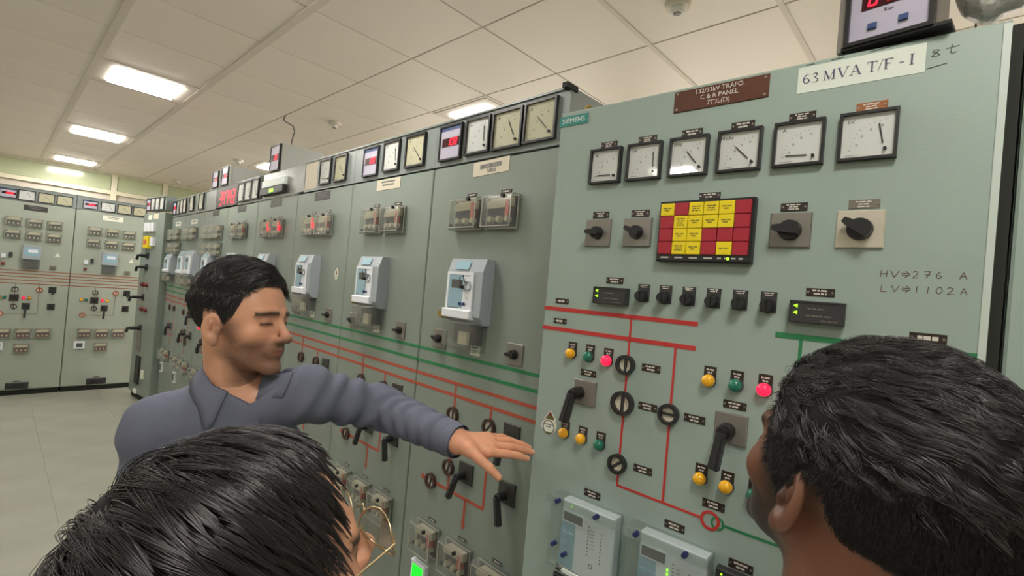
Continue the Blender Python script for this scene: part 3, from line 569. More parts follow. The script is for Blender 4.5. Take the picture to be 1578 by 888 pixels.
c = row_cab(0, 'long row cabinet next to the big transformer panel, four meters on top')
digital(c, .107, 2.309, .148, .152, '108'); analog(c, .28, 2.311, .146, .148, 86, 'dial'); analog(c, .447, 2.309, .158, .15, 62, 'cream'); analog(c, .612, 2.311, .15, .15, 46, 'cream')
label_plate(c, .369, 2.176, .205, .058, 'creampaper', None, 'ink', -1.5, lines=1); link('lettering', text_mesh('NKN', .022, 'ink'), c, (.375, -.0025, 2.162))
two_covers(c); numeric_relay(c, .35, 1.685, label='pale grey numerical relay'); two_switches(c); lower_set(c, 0, lit=True)
label_plate(c, .37, 1.458, .056, .042, 'sticker', None, 'ink', lines=2)
link('white_clip', MB().cbox(0, 0, .018, .007, -.006, 0, .001).mesh('white_clip', 'relayw'), c, (.205, 0, 1.745)); link('lock', MB().cyl((0, 0, 0), (0, -1, 0), .009, .008, .008, 12).mesh('lock', 'greytag'), c, (.715, 0, 1.44))
link('corner_bracket', MB().box(.72, .742, -.03, .03, 2.395, 2.412).mesh('corner_bracket', 'seam'), c)
c = row_cab(1, 'row cabinet with three meters and a worn cream label, second from the big panel')
digital(c, .182, 2.309, .148, .152, '100'); analog(c, .38, 2.313, .145, .15, 82, 'dial', unit='V'); analog(c, .583, 2.311, .155, .152, 46, 'cream')
label_plate(c, .363, 2.176, .215, .054, 'creampaper', lines=2); two_covers(c); numeric_relay(c, .35, 1.685, label='pale grey numerical relay'); two_switches(c); lower_set(c, 0)
label_plate(c, .37, 1.458, .056, .038, 'sticker', lines=2)
c = row_cab(2, 'row cabinet with blank paper and two meters on its strip, third from the big panel', (2.214, 2.4, .085, .736))
link('paper_label', MB().box(-.085, .085, -.0008, 0, -.088, .088).mesh('paper_label', 'creampaper'), c, (.18, 0, 2.318), label='blank cream paper')
analog(c, .388, 2.314, .146, .152, 4, 'dial'); analog(c, .582, 2.314, .146, .152, 48, 'cream'); label_plate(c, .362, 2.173, .205, .052, 'darkplate', lines=2)
two_covers(c, 1); numeric_relay(c, .33, 1.685, label='pale grey numerical relay'); two_switches(c); lower_set(c, 0); label_plate(c, .37, 1.458, .056, .038, 'sticker', lines=2)
b = MB(); b.poly([(.0, .034), (-.022, .01), (-.02, -.02), (0, -.034), (.02, -.02), (.022, .01)], -.0006, 0); b.poly([(-.01, 0), (.01, 0), (0, .025)], -.0009, 0, 1); b.ring(0, -.012, .013, .009, -.0009, 0, 14, 2); link('warning_sticker', b.mesh('warning_sticker', ['sticker', 'stickred', 'ink']), c, (.633, 0, 1.711))
c = row_cab(3, 'row cabinet carrying a bare steel box above its door, fourth from the big panel', (2.205, 2.2135, .001, .736))
label_plate(c, .362, 2.174, .2, .05, 'darkplate', lines=2); two_covers(c, 2); numeric_relay(c, .35, 1.685); two_switches(c); lower_set(c, 0)
c = row_cab(4, 'row cabinet with three narrow meters beside the red clock, fifth from the big panel', (2.214, 2.4, .235, .736))
for x, a in ((.325, 80), (.488, 60), (.655, 50)): analog(c, x, 2.312, .155, .158, a, 'dial')
label_plate(c, .362, 2.175, .2, .05, 'darkplate', lines=2); two_covers(c); numeric_relay(c, .35, 1.685, far=True); two_switches(c); lower_set(c, 0)
c = row_cab(5, 'row cabinet with two rows of three small relays below the red clock', (2.214, 2.400, .001, .335))
label_plate(c, .375, 2.175, .2, .048, 'darkplate', lines=2)
for x in (.16, .36, .56):
    for z in (1.995, 1.84): cover_relay(c, x, z, .19, .12, False, False)
numeric_relay(c, .4, 1.685, far=True); lower_set(c, 0); two_switches(c); lamp(c, .2, 1.1, .016, 'rlit'); lamp(c, .45, 1.1, .016, 'rlit')
c = row_cab(6, 'row cabinet with two meters and a white label, second from the corner')
analog(c, .59, 2.318, .17, .165, 70, 'dial'); analog(c, .22, 2.318, .17, .155, 70, 'dial'); label_plate(c, .37, 2.125, .24, .046, 'sticker', lines=1)
for x in (.2, .43): cover_relay(c, x, 1.998, .22, .13, False, False)
numeric_relay(c, .25, 1.69, .27, .25, far=True); numeric_relay(c, .56, 1.7, .26, .25, far=True); lower_set(c, 0)
c = row_cab(7, 'narrow seen row cabinet at the corner, farthest of the long row', (2.214, 2.4, .001, .626), .627)
for x, a in ((.255, 70), (.405, 60), (.548, 50)): analog(c, x, 2.315, .142, .155, a, 'dial')
digital(c, .1, 2.315, .15, .155, '88')
label_plate(c, .3, 2.125, .24, .046, 'sticker', lines=1)
for x in (.14, .4):
    for z in (2.0, 1.85): cover_relay(c, x, z, .22, .125, False, False)
numeric_relay(c, .25, 1.67, .3, .22, far=True); lower_set(c, 0, w=.627)
# turned corner cabinet
Sc = cabinet('control_cabinet', 'corner cabinet turned slightly towards the aisle, black handles sticking out', (1.25, 7.51, 0), math.radians(-83.5), .70, 2.262, 'row', .12, strip=(2.29, 2.445, .08, .70))
for x, k in ((.16, 0), (.3, 1), (.445, 2), (.59, 1)):
    if k == 0: digital(Sc, x, 2.368, .14, .15, '11')
    else: analog(Sc, x, 2.368, .135, .15, 60, 'dial')
label_plate(Sc, .22, 2.21, .12, .06, 'sticker'); label_plate(Sc, .42, 2.22, .15, .06, 'creampaper')
for x in (.168, .285, .405): link('small_relay', MB().cbox(0, 0, .08, .105, -.03, 0, .003).mesh('small_relay', 'relayw'), Sc, (x, 0, 2.088))
o = link('small_relay', MB().cbox(0, 0, .15, .145, -.04, 0, .003).box(-.05, .05, -.042, -.04, -.03, .03, 1).mesh('small_relay', ['yeltile', 'redlabel']), Sc, (.25, 0, 1.905), label='yellow framed relay'); link('small_relay', MB().cbox(0, 0, .1, .1, -.03, 0, .003).mesh('small_relay', 'relayw'), Sc, (.42, 0, 1.915))
for x, z, L in ((.25, 1.74, .07), (.25, 1.60, .07), (.22, 1.235, .10), (.22, .86, .10)):
    link('control_handle', MB().box(-.045, .045, -.006, 0, -.04, .04).cyl((0, -.006, 0), (0, -1, 0), .02, .018, L, 12).tube([(0, -L, .0), (-.02, -L - .02, 0), (-.05, -L - .02, -.05)], .016, 8).mesh('control_handle', 'bezel'), Sc, (x, 0, z))
for x, z in ((.2, 1.39), (.33, 1.39), (.24, 1.095), (.375, 1.09)): link('indicator_lamp', MB().cyl((0, 0, 0), (0, -1, 0), .026, .022, .03, 12).mesh('indicator_lamp', 'stickred'), Sc, (x, 0, z))
for x, z, w, h, m in ((.233, .705, .12, .24, 'plate'), (.275, .36, .14, .33, 'black'), (.45, .33, .06, .1, 'sticker'), (.25, .1, .08, .05, 'sticker')): link('cover_plate', MB().cbox(0, 0, w, h, -.015, 0, .002).mesh('cover_plate', m), Sc, (x, 0, z))

# far pair, square on to the aisle
def far_pair(x0, label, meters, lamps_left):
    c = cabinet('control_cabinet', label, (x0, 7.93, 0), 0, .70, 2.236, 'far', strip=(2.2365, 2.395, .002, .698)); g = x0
    for i, (mx, kd) in enumerate(meters):
        if kd == 'd': digital(c, mx - g, 2.308, .142, .105, '8888')
        else: analog(c, mx - g, 2.308, .142, .118, 60 if kd == 'dial' else 45, kd)
    return c
LX0 = -.045
c1 = far_pair(-.047, 'far cabinet facing the aisle at the left edge, dark nameplate under its meters', ((.075, 'd'), (.225, 'dial'), (.388, 'cream'), (.547, 'cream')), 0)
c2 = far_pair(.655, 'far cabinet facing the aisle beside the corner, pale nameplate under its meters', ((.78, 'd'), (.95, 'dial'), (1.113, 'cream'), (1.27, 'cream')), 0)
for c, g, dx, lab in ((c1, -.045, -.7, 0), (c2, .655, 0, 1)):
    f = lambda x: x + dx - g
    label_plate(c, f(1.01), 2.172, .2, .062, 'sticker' if lab else 'darkplate', lines=2)
    for x in (.84, 1.015, 1.184):
        for z in (1.99, 1.842): cover_relay(c, f(x) if lab else f(x) + .0, z + (0 if lab else .012), .135, .1, False, False, .04, cm='palecream')
    o = link('numerical_relay', MB().cbox(0, 0, .155, .165, -.06, 0, .006).mesh('numerical_relay', 'relayg'), c, (f(1.007), 0, 1.66), label='pale blue numerical relay'); link('screen', MB().box(-.06, .06, -.062, -.06, -.04, .05).box(-.03, .05, -.063, -.062, .0, .035, 1).mesh('screen', ['relayb', 'relayw']), o)
    link('terminal_cover', MB().cbox(0, -.135, .15, .11, -.05, -.001, .008).mesh('terminal_cover', 'clear'), o); link('terminal_block', MB().box(-.06, .06, -.02, 0, -.18, -.09).mesh('terminal_block', 'relaydark'), o)
    for x, z, w, h, m in ((.785, 1.6, .035, .05, 'relayw'), (.842, 1.62, .03, .055, 'charcoal'), (.785, 1.512, .03, .035, 'stickred'), (1.198, 1.503, .055, .04, 'greytag')): link('small_switch', MB().cbox(0, 0, w, h, -.02, 0, .002).mesh('small_switch', m), c, (f(x), 0, z))
    link('warning_sticker', MB().poly([(-.025, -.02), (.025, -.02), (0, .03)], -.0006, 0).mesh('warning_sticker', 'sticker'), c, (f(1.23), 0, 1.655))
    for z in (1.445, 1.41, 1.375, 1.335, 1.297): mline(c, [(.0, z), (.70, z)], .012, 'brownline')
    for pts in ([(.901, 1.3), (.901, 1.0)], [(1.1, 1.33), (1.1, .945)], [(.8, .945), (1.1, .945)]): mline(c, [(f(x), z) for x, z in pts], .007, 'plate')
    for x, z, rim in ((.901, 1.228, 'bezel'), (1.101, 1.23, 'rust'), (.901, 1.03, 'bezel'), (.797, .947, 'rust')): semaphore(c, f(x), z, .029, 0, rim)
    for x, z in ((1.213, 1.235), (1.0, 1.036), (1.212, 1.034)): leverswitch(c, f(x), z, .068, .075, 0, 0, .004 if x != 1.0 else -.004, -.055 if x == 1.213 else (-.13 if x == 1.0 else -.02), 'darkplate')
    selector(c, f(.899), 1.13, .078, .08, 90, 'darkplate', None, .02)
    for x, k in ((.777, 'yel'), (.821, 'grn'), (.976, 'rlit'), (1.026, 'yel')): lamp(c, f(x), 1.132, .018, k, .0, .03, .02)
    for x in (.831, .998, 1.161): cover_relay(c, f(x), .72, .14, .115, False, False, .04, False, 'stickred', 'palecream')
    cover_relay(c, f(.996), .546, .138, .108, False, False, .04, False, 'stickred', 'palecream')
    o = link('energy_display', MB().cbox(0, 0, .1, .09, -.02, 0, .003).mesh('energy_display', 'relayw'), c, (f(.796), 0, .575)); link('screen', MB().box(-.03, .03, -.0215, -.02, -.025, .025).mesh('screen', 'lcd'), o)
    link('vent_handle', MB().cbox(0, 0, .19, .075, -.02, 0, .006).box(-.06, .06, -.03, -.02, -.01, .01, 1).mesh('vent_handle', ['charcoal', 'bezel']), c, (f(.988), 0, .115)); link('vent_tag', MB().cbox(0, 0, .06, .012, -.003, 0, .001).mesh('vent_tag', 'tag'), c, (f(.985), 0, .165))

# ------------------------------------------------------------------ things standing on the cabinets
def box_with_meter(a, z, w, h, d, label, num, y0=0.0):
    p = rowpos(a); t = thing('display_box', label, 'box', (p[0], p[1], z), YAW, 'grey display boxes on the cabinets')
    link('housing', MB().box(0, w, .006, d, 0, h).box(-.004, w + .004, .0, .014, -.002, h + .004).mesh('housing', 'boxgrey'), t)
    digital(t, w / 2, h / 2, w * .9, h * .94, num, band=False)
    return t
tb = box_with_meter(-2.02, 2.405, .2, .2, .30, 'tall grey display box with red digits on the steel box, a cable going up', '38')
box_with_meter(-3.20, 2.4095, .2, .175, .34, 'grey display box above the red clock, the right one of two', '88')
box_with_meter(-3.49, 2.4095, .2, .165, .12, 'slim grey display box above the red clock, the left one of two', '18')
cb = thing('cable', 'thin grey cable hanging from the ceiling to the display box', 'cable', (1.59, 4.22, CEIL), me=MB().tube([(0, .02, .0), (-.02, .0, -.05), (.0, -.16, -.12), (-.04, -.3, -.2), (-.1, -.42, -.3), (-.13, -.47, -.40)], .005, 8).mesh('cable', 'cable'))
p = rowpos(-2.128)
t = thing('steel_box', 'bare steel box with a white and dark slot, on the fourth cabinet of the row', 'box', (p[0], p[1], 2.222), YAW)
link('housing', MB().box(0, .742, .0, .2, 0, .18).mesh('housing', 'steel'), t); link('white_bar', MB().cbox(.24, .1, .44, .055, -.02, 0, .004).mesh('white_bar', 'white'), t)
link('slot', MB().cbox(.24, .042, .44, .05, -.03, 0, .004).mesh('slot', 'bezel'), t); link('green_led', MB().box(.22, .29, -.032, -.03, .03, .052).mesh('green_led', 'gled'), t)
p = rowpos(-3.33)
t = thing('digital_clock', 'long digital clock with big red figures on top of the cabinets', 'clock', (p[0], p[1], 2.222), YAW)
link('housing', MB().box(0, .61, .0, .3, 0, .185).mesh('housing', 'bezel'), t); digits(t, '34743', .32, .078, .12, -.001)
t = thing('digital_meter_unit', 'boxed digital meter with red figures on top of the big transformer panel', 'meter', (1.088, .198, 2.213), math.radians(-96))
link('foot_plate', MB().box(-.004, .155, -.008, .06, 0, .006).mesh('foot_plate', 'black'), t)
fm = link('frame', MB().frame(.066, .075, .132, .142, .007, -.012, .012).mesh('frame', 'black'), t)
link('face', MB().box(.005, .127, -.004, .01, .008, .142).mesh('face', 'lav'), t); link('display_window', MB().box(.024, .116, -.0055, -.004, .068, .102).mesh('display_window', 'leddark'), t)
digits(t, '0481', .07, .085, .025, -.006)
link('lettering', text_mesh('Run', .009, 'ink'), t, (.066, -.0045, .059))
for x, z in ((.043, .034), (.089, .034)): link('button', MB().cbox(0, 0, .0135, .011, -.006, 0, .001).mesh('button', 'blueband'), t, (x, -.003, z))
link('housing', MB().box(-.012, .0, -.005, .12, 0, .16).box(0, .132, .01, .12, .004, .148, 1).mesh('housing', ['plate', 'plate']), t)
thing('foil_bag', 'crumpled clear silver bag behind the boxed digital meter', 'bag', (1.098, -.03, 2.217), 0, me=MB().tube([(0.03, .068, .05), (0.03, .055, .055), (.035, .035, .062), (.03, .01, .05), (.03, -.005, .045), (.03, -.015, .03)], [.02, .038, .047, .044, .030, .012], 9).mesh('foil_bag', 'silver'))
thing('black_post', 'dark upright piece standing behind the silver bag', 'post', (1.12, -.082, 2.21), 0, me=MB().box(-.01, .01, -.006, .006, 0, .2).mesh('black_post', 'black'))
thing('blue_cable', 'bundle of pale blue cables behind the panel top', 'cable', (1.13, -.085, 2.216), 0, me=MB().tube([(0, .01, 0), (0, -.01, .05), (0, -.04, .09), (.0, -.1, .13)], .004, 6).tube([(.02, .0, 0), (.02, -.02, .05), (.01, -.05, .085), (.0, -.11, .12)], .004, 6).mesh('blue_cable', 'bluecable'))
eb = MB()
for i in range(16):
    a0, a1 = 2 * math.pi * i / 16, 2 * math.pi * (i + 1) / 16; eb.tube([(0, .018 * math.cos(a0), .026 + .018 * math.sin(a0)), (0, .018 * math.cos(a1), .026 + .018 * math.sin(a1))], .005, 6)
eb.cyl((0, 0, -.01), (0, 0, 1), .012, .012, .02, 10)
link('lifting_eye', eb.mesh('lifting_eye', 'brass'), N, (.015, .12, 2.222), label='brass lifting eye')
# ------------------------------------------------------------------ people: implicit surfaces polygonised on a grid
def nets(fn, lo, hi, res):
    """surface nets of the zero set of fn over a box; returns vertices and quads"""
    lo = np.array(lo, float); hi = np.array(hi, float); n = np.maximum(((hi - lo) / res).astype(int) + 1, 4)
    ax = [lo[i] + res * np.arange(n[i]) for i in range(3)]
    F_ = np.empty(n, np.float32)
    for i0 in range(0, n[0], 24):
        X, Y, Z = np.meshgrid(ax[0][i0:i0 + 24], ax[1], ax[2], indexing='ij'); F_[i0:i0 + 24] = fn(np.stack([X, Y, Z], -1).reshape(-1, 3)).reshape(X.shape)
    ins = F_ < 0
    c = np.zeros(np.array(n) - 1, np.int8)
    for a in (0, 1):
        for b in (0, 1):
            for d in (0, 1): c += ins[a:n[0] - 1 + a, b:n[1] - 1 + b, d:n[2] - 1 + d]
    act = (c > 0) & (c < 8); idx = -np.ones(act.shape, np.int64); I = np.argwhere(act); idx[act] = np.arange(len(I))
    acc = np.zeros((len(I), 3)); cnt = np.zeros(len(I))
    for axis in range(3):
        o1, o2 = [k for k in range(3) if k != axis]
        for a in (0, 1):
            for b in (0, 1):
                p = I.copy(); p[:, o1] += a; p[:, o2] += b; q = p.copy(); q[:, axis] += 1
                f0 = F_[p[:, 0], p[:, 1], p[:, 2]]; f1 = F_[q[:, 0], q[:, 1], q[:, 2]]; m = (f0 < 0) != (f1 < 0)
                t = np.where(m, f0 / np.where(m, f0 - f1, 1), 0); P = p.astype(float); P[:, axis] += t; acc[m] += P[m]; cnt[m] += 1
    V = lo + res * acc / cnt[:, None]; Q = []
    for axis in range(3):
        o1, o2 = [(1, 2), (2, 0), (0, 1)][axis]
        sl0 = [slice(None)] * 3; sl1 = [slice(None)] * 3; sl0[axis] = slice(0, -1); sl1[axis] = slice(1, None)
        A, B = ins[tuple(sl0)], ins[tuple(sl1)]
        for flip, mask in ((0, A & ~B), (1, ~A & B)):
            P = np.argwhere(mask); P = P[(P[:, o1] > 0) & (P[:, o2] > 0) & (P[:, o1] < n[o1] - 1) & (P[:, o2] < n[o2] - 1)]
            def cell(a, b):
                R = P.copy(); R[:, o1] -= a; R[:, o2] -= b; return idx[R[:, 0], R[:, 1], R[:, 2]]
            q = np.stack([cell(1, 1), cell(0, 1), cell(0, 0), cell(1, 0)], 1)
            Q.append(q[:, ::-1] if flip else q)
    Q = np.concatenate(Q); return V, Q[(Q >= 0).all(1)]
def np_mesh(name, V, Q, mats, colors=None, smooth=True, nside=4):
    me = bpy.data.meshes.new(name); me.vertices.add(len(V)); me.vertices.foreach_set('co', np.asarray(V, np.float32).ravel())
    me.loops.add(len(Q) * nside); me.loops.foreach_set('vertex_index', np.asarray(Q, np.int32).ravel()); me.polygons.add(len(Q))
    me.polygons.foreach_set('loop_start', np.arange(len(Q), dtype=np.int32) * nside); me.polygons.foreach_set('use_smooth', np.full(len(Q), smooth)); me.update(calc_edges=True)
    if colors is not None:
        ca = me.color_attributes.new('tone', 'FLOAT_COLOR', 'POINT'); ca.data.foreach_set('color', np.concatenate([colors, np.ones((len(V), 1))], 1).astype(np.float32).ravel())
    for m in mats: me.materials.append(m)
    me.validate(); return me
def smin(a, b, k): h = np.clip(.5 + .5 * (b - a) / k, 0, 1); return b * (1 - h) + a * h - k * h * (1 - h)
def smax(a, b, k): return -smin(-a, -b, k)
def ell(P, c, r):
    q = P - np.array(c); r = np.array(r, float); k0 = np.sqrt(((q / r) ** 2).sum(1)); k1 = np.sqrt(((q / (r * r)) ** 2).sum(1)) + 1e-9; return k0 * (k0 - 1) / k1
def cone(P, a, b, ra, rb, flat=None):
    """tapered capsule from a to b; flat=(axis, factor) squashes it along an axis"""
    a = np.array(a, float); b = np.array(b, float)
    if flat is not None:
        ax = np.array(flat[0], float); ax /= np.linalg.norm(ax); s = 1 / flat[1] - 1
        P = P + ((P - a) @ ax)[:, None] * ax * s; b = b + ((b - a) @ ax) * ax * s
    ba = b - a; h = np.clip(((P - a) @ ba) / (ba @ ba), 0, 1); d = np.linalg.norm(P - a - h[:, None] * ba, axis=1) - (ra + (rb - ra) * h)
    return d * (flat[1] if flat is not None else 1)
def skin_mat(name, rough=.42):
    m = mat(name, (150, 100, 76), rough, spec=.4, bump=(420, .35, .0008)); nt = m.node_tree; b = nt.nodes['Principled BSDF']
    a = nt.nodes.new('ShaderNodeVertexColor'); a.layer_name = 'tone'; nt.links.new(a.outputs[0], b.inputs['Base Color'])
    b.inputs['Subsurface Weight'].default_value = .12; b.inputs['Subsurface Radius'].default_value = (.012, .005, .003); b.inputs['Subsurface Scale'].default_value = .5
    return m
SKIN = skin_mat('skin')
HAIR = mat('black_hair', (50, 47, 50), .25, spec=1.0); HAIRCAP = mat('black_hair_underlayer', (14, 12, 12), .9)
M['eyewhite'] = mat('eye_white', (206, 198, 190), .2, coat=.5); M['iris'] = mat('dark_iris', (40, 26, 20), .15)
def L3(c): return np.array(lin(c)[:3])

def skull(P):
    d = ell(P, (0, .014, .042), (.077, .096, .086)); return smin(d, ell(P, (0, -.035, .0), (.066, .058, .088)), .03)
def head_sdf(P, jaw=1.0, brow=1.0, nose=1.0):
    sx = P.copy(); sx[:, 0] = np.abs(P[:, 0])                       # the head is symmetric about x = 0
    d = skull(sx)
    d = smin(d, ell(sx, (0, -.042, -.062), (.047 * jaw, .05, .046)), .025)
    d = smin(d, cone(sx, (.05 * jaw, .0, -.052), (.014, -.077, -.1), .015, .012), .018)      # jaw line
    d = smin(d, ell(sx, (0, -.084, -.1), (.017, .014, .014)), .016)                         # chin
    d = smin(d, ell(sx, (.045, -.06, -.028), (.019, .018, .018)), .02)                        # cheekbone
    d = smin(d, cone(sx, (.014, -.091, .019), (.047, -.078, .017), .0075 * brow, .007), .012)   # brow ridge
    eye = np.linalg.norm(sx - np.array((.032, -.104, .001)), axis=1) - .0175
    d = smax(d, -eye, .012)                                                                  # socket
    d = smin(d, np.linalg.norm(sx - np.array((.032, -.0745, .001)), axis=1) - .0142, .004)     # lids over the eyeball
    nz = cone(sx, (0, -.088, .012), (0, -.111 * nose, -.033), .0072, .0095)
    nz = smin(nz, ell(sx, (0, -.113 * nose, -.036), (.0105, .011, .0095)), .008); nz = smin(nz, ell(sx, (.0125, -.1, -.039), (.0085, .011, .0075)), .006)
    d = smin(d, nz, .009)
    d = smax(d, -ell(sx, (.0065, -.107, -.047), (.0035, .005, .004)), .002)
    d = smin(d, ell(sx, (0, -.086, -.062), (.026, .014, .018)), .014)                         # muzzle
    d = smin(d, cone(sx, (0, -.1, -.0605), (.02, -.089, -.064), .0042, .0028), .004)
    d = smin(d, cone(sx, (0, -.0985, -.0705), (.017, -.09, -.0675), .005, .003), .004)
    d = smax(d, -cone(sx, (0, -.1065, -.0655), (.023, -.094, -.0665), .0016, .0012), .0025)       # mouth line
    e = sx - np.array((.0775, .008, -.016)); ca, sa = math.cos(.45), math.sin(.45); e2 = np.stack([e[:, 0] * ca - e[:, 1] * sa, e[:, 0] * sa + e[:, 1] * ca, e[:, 2]], 1)
    ear = ell(e2, (0, 0, 0), (.0075, .0185, .0315)); ear = smax(ear, -ell(e2, (.007, -.002, .003), (.0078, .0125, .022)), .003); ear = smin(ear, ell(e2, (.002, -.006, -.026), (.006, .009, .011)), .005)
    ear = smin(ear, ell(e2, (.0035, -.011, -.004), (.004, .004, .006)), .004); ear = smin(ear, ell(e2, (.002, .001, .008), (.004, .003, .011)), .003)
    return smin(d, ear, .006)
def hairline(P, kind):
    """height of the hairline above/below each point (positive = hair)"""
    y = P[:, 1]
    zs = np.interp(y, [-.12, -.088, -.068, -.052, -.040, -.018, -.006, .004, .03, .05, .09, .13], dict(man=[.1, .086, .074, .058, .018, -.004, -.012, .020, .022, -.032, -.075, -.085], back=[.08, .07, .06, .045, .0, -.03, -.03, .018, .012, -.07, -.125, -.14], long=[.15, .13, .115, .10, .08, .04, .0, -.04, -.09, -.14, -.15, -.16])[kind])
    return P[:, 2] - zs
def head_colors(V, base, beard, kind):
    sx = np.abs(V[:, 0]); y, z = V[:, 1], V[:, 2]; C = np.tile(base, (len(V), 1)); r = np.random.default_rng(5)
    def mix(w, c): nonlocal C; w = np.clip(w, 0, 1)[:, None]; C = C * (1 - w) + c * w
    g = lambda d, s: np.exp(-(d / s) ** 2)
    mix(.3 * g(np.hypot(sx - .03, z - .004), .016) * (y < -.06), L3((92, 60, 50)))
    mix(.3 * g(np.hypot(sx - .045, z + .03), .025), base * np.array((1.12, .86, .8)))
    st = np.clip((-.036 - z + .35 * np.maximum(0, -y - .07)) / .018, 0, 1) * np.clip((.01 - y) / .03, 0, 1) * np.clip((z + .16) / .03, 0, 1)
    st = np.maximum(st, g(np.hypot((z + .052) * 1.6, np.maximum(0, sx - .02)), .011) * (y < -.07)); st = np.maximum(st, np.clip((.012 - z) / .02, 0, 1) * g(y + .022, .026) * (sx > .045))
    mix(beard * st * (.8 + .2 * r.random(len(V))), L3((44, 34, 30)))
    mix(.75 * g((z + .0655) * (1 + 0 * y), .0065) * g(sx, .021) * (y < -.085), L3((128, 70, 62)))
    bz = .0195 - .10 * np.maximum(0, sx - .03); mix(.95 * g(z - bz, .0055) * (sx > .011) * (sx < .056) * (y < -.05), L3((30, 24, 22)))
    mix(.9 * g(z + .003 + .09 * np.abs(sx - .032), .0036) * np.clip((.0175 - np.abs(sx - .032)) / .004, 0, 1) * (y < -.075), L3((34, 22, 20)))
    return C
def frame_of(f, tilt=0.0):
    """rows: subject's left, back, up for a face looking along f, head tilted sideways by tilt"""
    f = Vector(f).normalized(); up0 = Vector((0, 0, 1)); right = f.cross(up0).normalized(); up = right.cross(f).normalized()
    R = Matrix.Rotation(tilt, 3, f); right = R @ right; up = R @ up
    return np.array([-right, -f, up])                              # world = origin + local @ this
def strands(name, parent, O, A, kind, N, length, comb, seedn, lift=.25, rad=.0006, thick=.012, clump=.5, mask=None, seg=6, wave=.0, matl=None, low=.55, jit=1.0):
    """hair strands rooted on the scalp, laid along comb(P) and kept just outside the hair's volume; local head coordinates"""
    r = np.random.default_rng(seedn); D = r.normal(size=(N * 4, 3)); D /= np.linalg.norm(D, axis=1)[:, None]
    P = D * np.array((.078, .1, .09)) + np.array((0, .01, .04))
    def grad(P, off=0):
        e = 1e-3; g = np.stack([skull(P + np.eye(3)[i] * e) - skull(P - np.eye(3)[i] * e) for i in range(3)], 1); return g / (np.linalg.norm(g, axis=1)[:, None] + 1e-9)
    for _ in range(2): P = P - grad(P) * (skull(P))[:, None]
    k = hairline(P, kind) > 0
    if mask is not None: k &= mask(P)
    P = P[k][:N]; N = len(P)
    ncl = max(8, N // 14); ci = r.integers(0, N, ncl); near = np.argmin(((P[:, None, :] - P[None, ci, :]) ** 2).sum(-1), 1) if N * ncl < 4e7 else r.integers(0, ncl, N)
    cj = r.normal(size=(ncl, 3)) * .22 * jit; hl = (length(P) if callable(length) else np.full(N, length)) * r.uniform(.75, 1.1, N); cl = r.uniform(.85, 1.12, ncl)[near]; hl *= cl
    pts = [P.copy()]; cur = P.copy(); base_off = (thick(P) if callable(thick) else np.full(N, thick)) * r.uniform(low, 1.1, N) * (.85 + .3 * (r.random(ncl)[near]))
    cc = P[ci].copy(); ccpts = [cc.copy()]
    for s in range(seg):
        g = grad(cur); c = comb(cur) + cj[near] + r.normal(size=(N, 3)) * .07 * jit
        if wave: c = c + wave * np.sin(s * 1.3 + near[:, None] * 1.7 + np.array((0, 2, 4)))
        c = c - g * (c * g).sum(1)[:, None] * .92; c /= np.linalg.norm(c, axis=1)[:, None] + 1e-9
        t = (s + 1) / seg; c = c + g * lift * (1 - t) ** 1.5; cur = cur + c * (hl / seg)[:, None]
        dd = skull(cur); want = base_off * min(1, t * 2.2) ; g = grad(cur); cur = cur + g * (np.clip(dd, want * .9, want * 1.12 + .0012) - dd)[:, None]
        pts.append(cur.copy())
    pts = np.stack(pts, 1)                                           # N, seg+1, 3
    for _ in range(2): pts[:, 1:-1] = .25 * pts[:, :-2] + .5 * pts[:, 1:-1] + .25 * pts[:, 2:]
    if clump:                                                        # tips gather into locks
        cen = np.zeros((ncl, seg + 1, 3)); cnt = np.bincount(near, minlength=ncl)[:, None, None] + 1e-9; np.add.at(cen, near, pts); cen /= cnt
        w = (np.linspace(0, 1, seg + 1) ** 1.5 * clump)[None, :, None]; pts = pts * (1 - w) + cen[near] * w
    W_ = O + pts.reshape(-1, 3) @ A; W_ = W_.reshape(N, seg + 1, 3)
    T = np.gradient(W_, axis=1); T /= np.linalg.norm(T, axis=2)[..., None] + 1e-9; U = np.cross(T, np.array((.3, .5, .8))); U /= np.linalg.norm(U, axis=2)[..., None] + 1e-9; B = np.cross(T, U)
    rr = (rad * r.uniform(.7, 1.3, N))[:, None] * np.linspace(1, .25, seg + 1)[None]
    V = np.stack([W_ + (U * math.cos(a) + B * math.sin(a)) * rr[..., None] for a in (0, 2.094, 4.189)], 2)   # N, seg+1, 3, 3
    ii = np.arange(N)[:, None, None] * (seg + 1) * 3 + np.arange(seg)[None, :, None] * 3 + np.arange(3)[None, None]; jj = np.arange(N)[:, None, None] * (seg + 1) * 3 + np.arange(seg)[None, :, None] * 3 + ((np.arange(3) + 1) % 3)[None, None]
    Q = np.stack([ii, jj, jj + 3, ii + 3], -1).reshape(-1, 4)
    o = link(name, np_mesh(name, V.reshape(-1, 3), Q, [matl or HAIR]), parent); o['kind'] = 'stuff'; return o
def cap(O, A, kind, thick, parent, res=.0032, name='hair', top=0.0):
    def fn(P):
        t = thick(P) if callable(thick) else thick
        return smax(skull(P) - t, -hairline(P, kind), .008)
    V, Q = nets(fn, (-.115, -.14, -.19), (.115, .15, .17), res); return link(name, np_mesh(name, O + V @ A, Q, [HAIRCAP]), parent)
def eyes(O, A, parent):
    for s in (-1, 1):
        b = MB(); b.dome((s * .032, -.0745 - .0, .0), .0132, .0132, 16, 6); V = O + np.array(b.v) @ A; e = link('eye', np_mesh('eye', V, [f if len(f) == 4 else f + (f[-1],) for f in b.f], [M['eyewhite']]), parent)

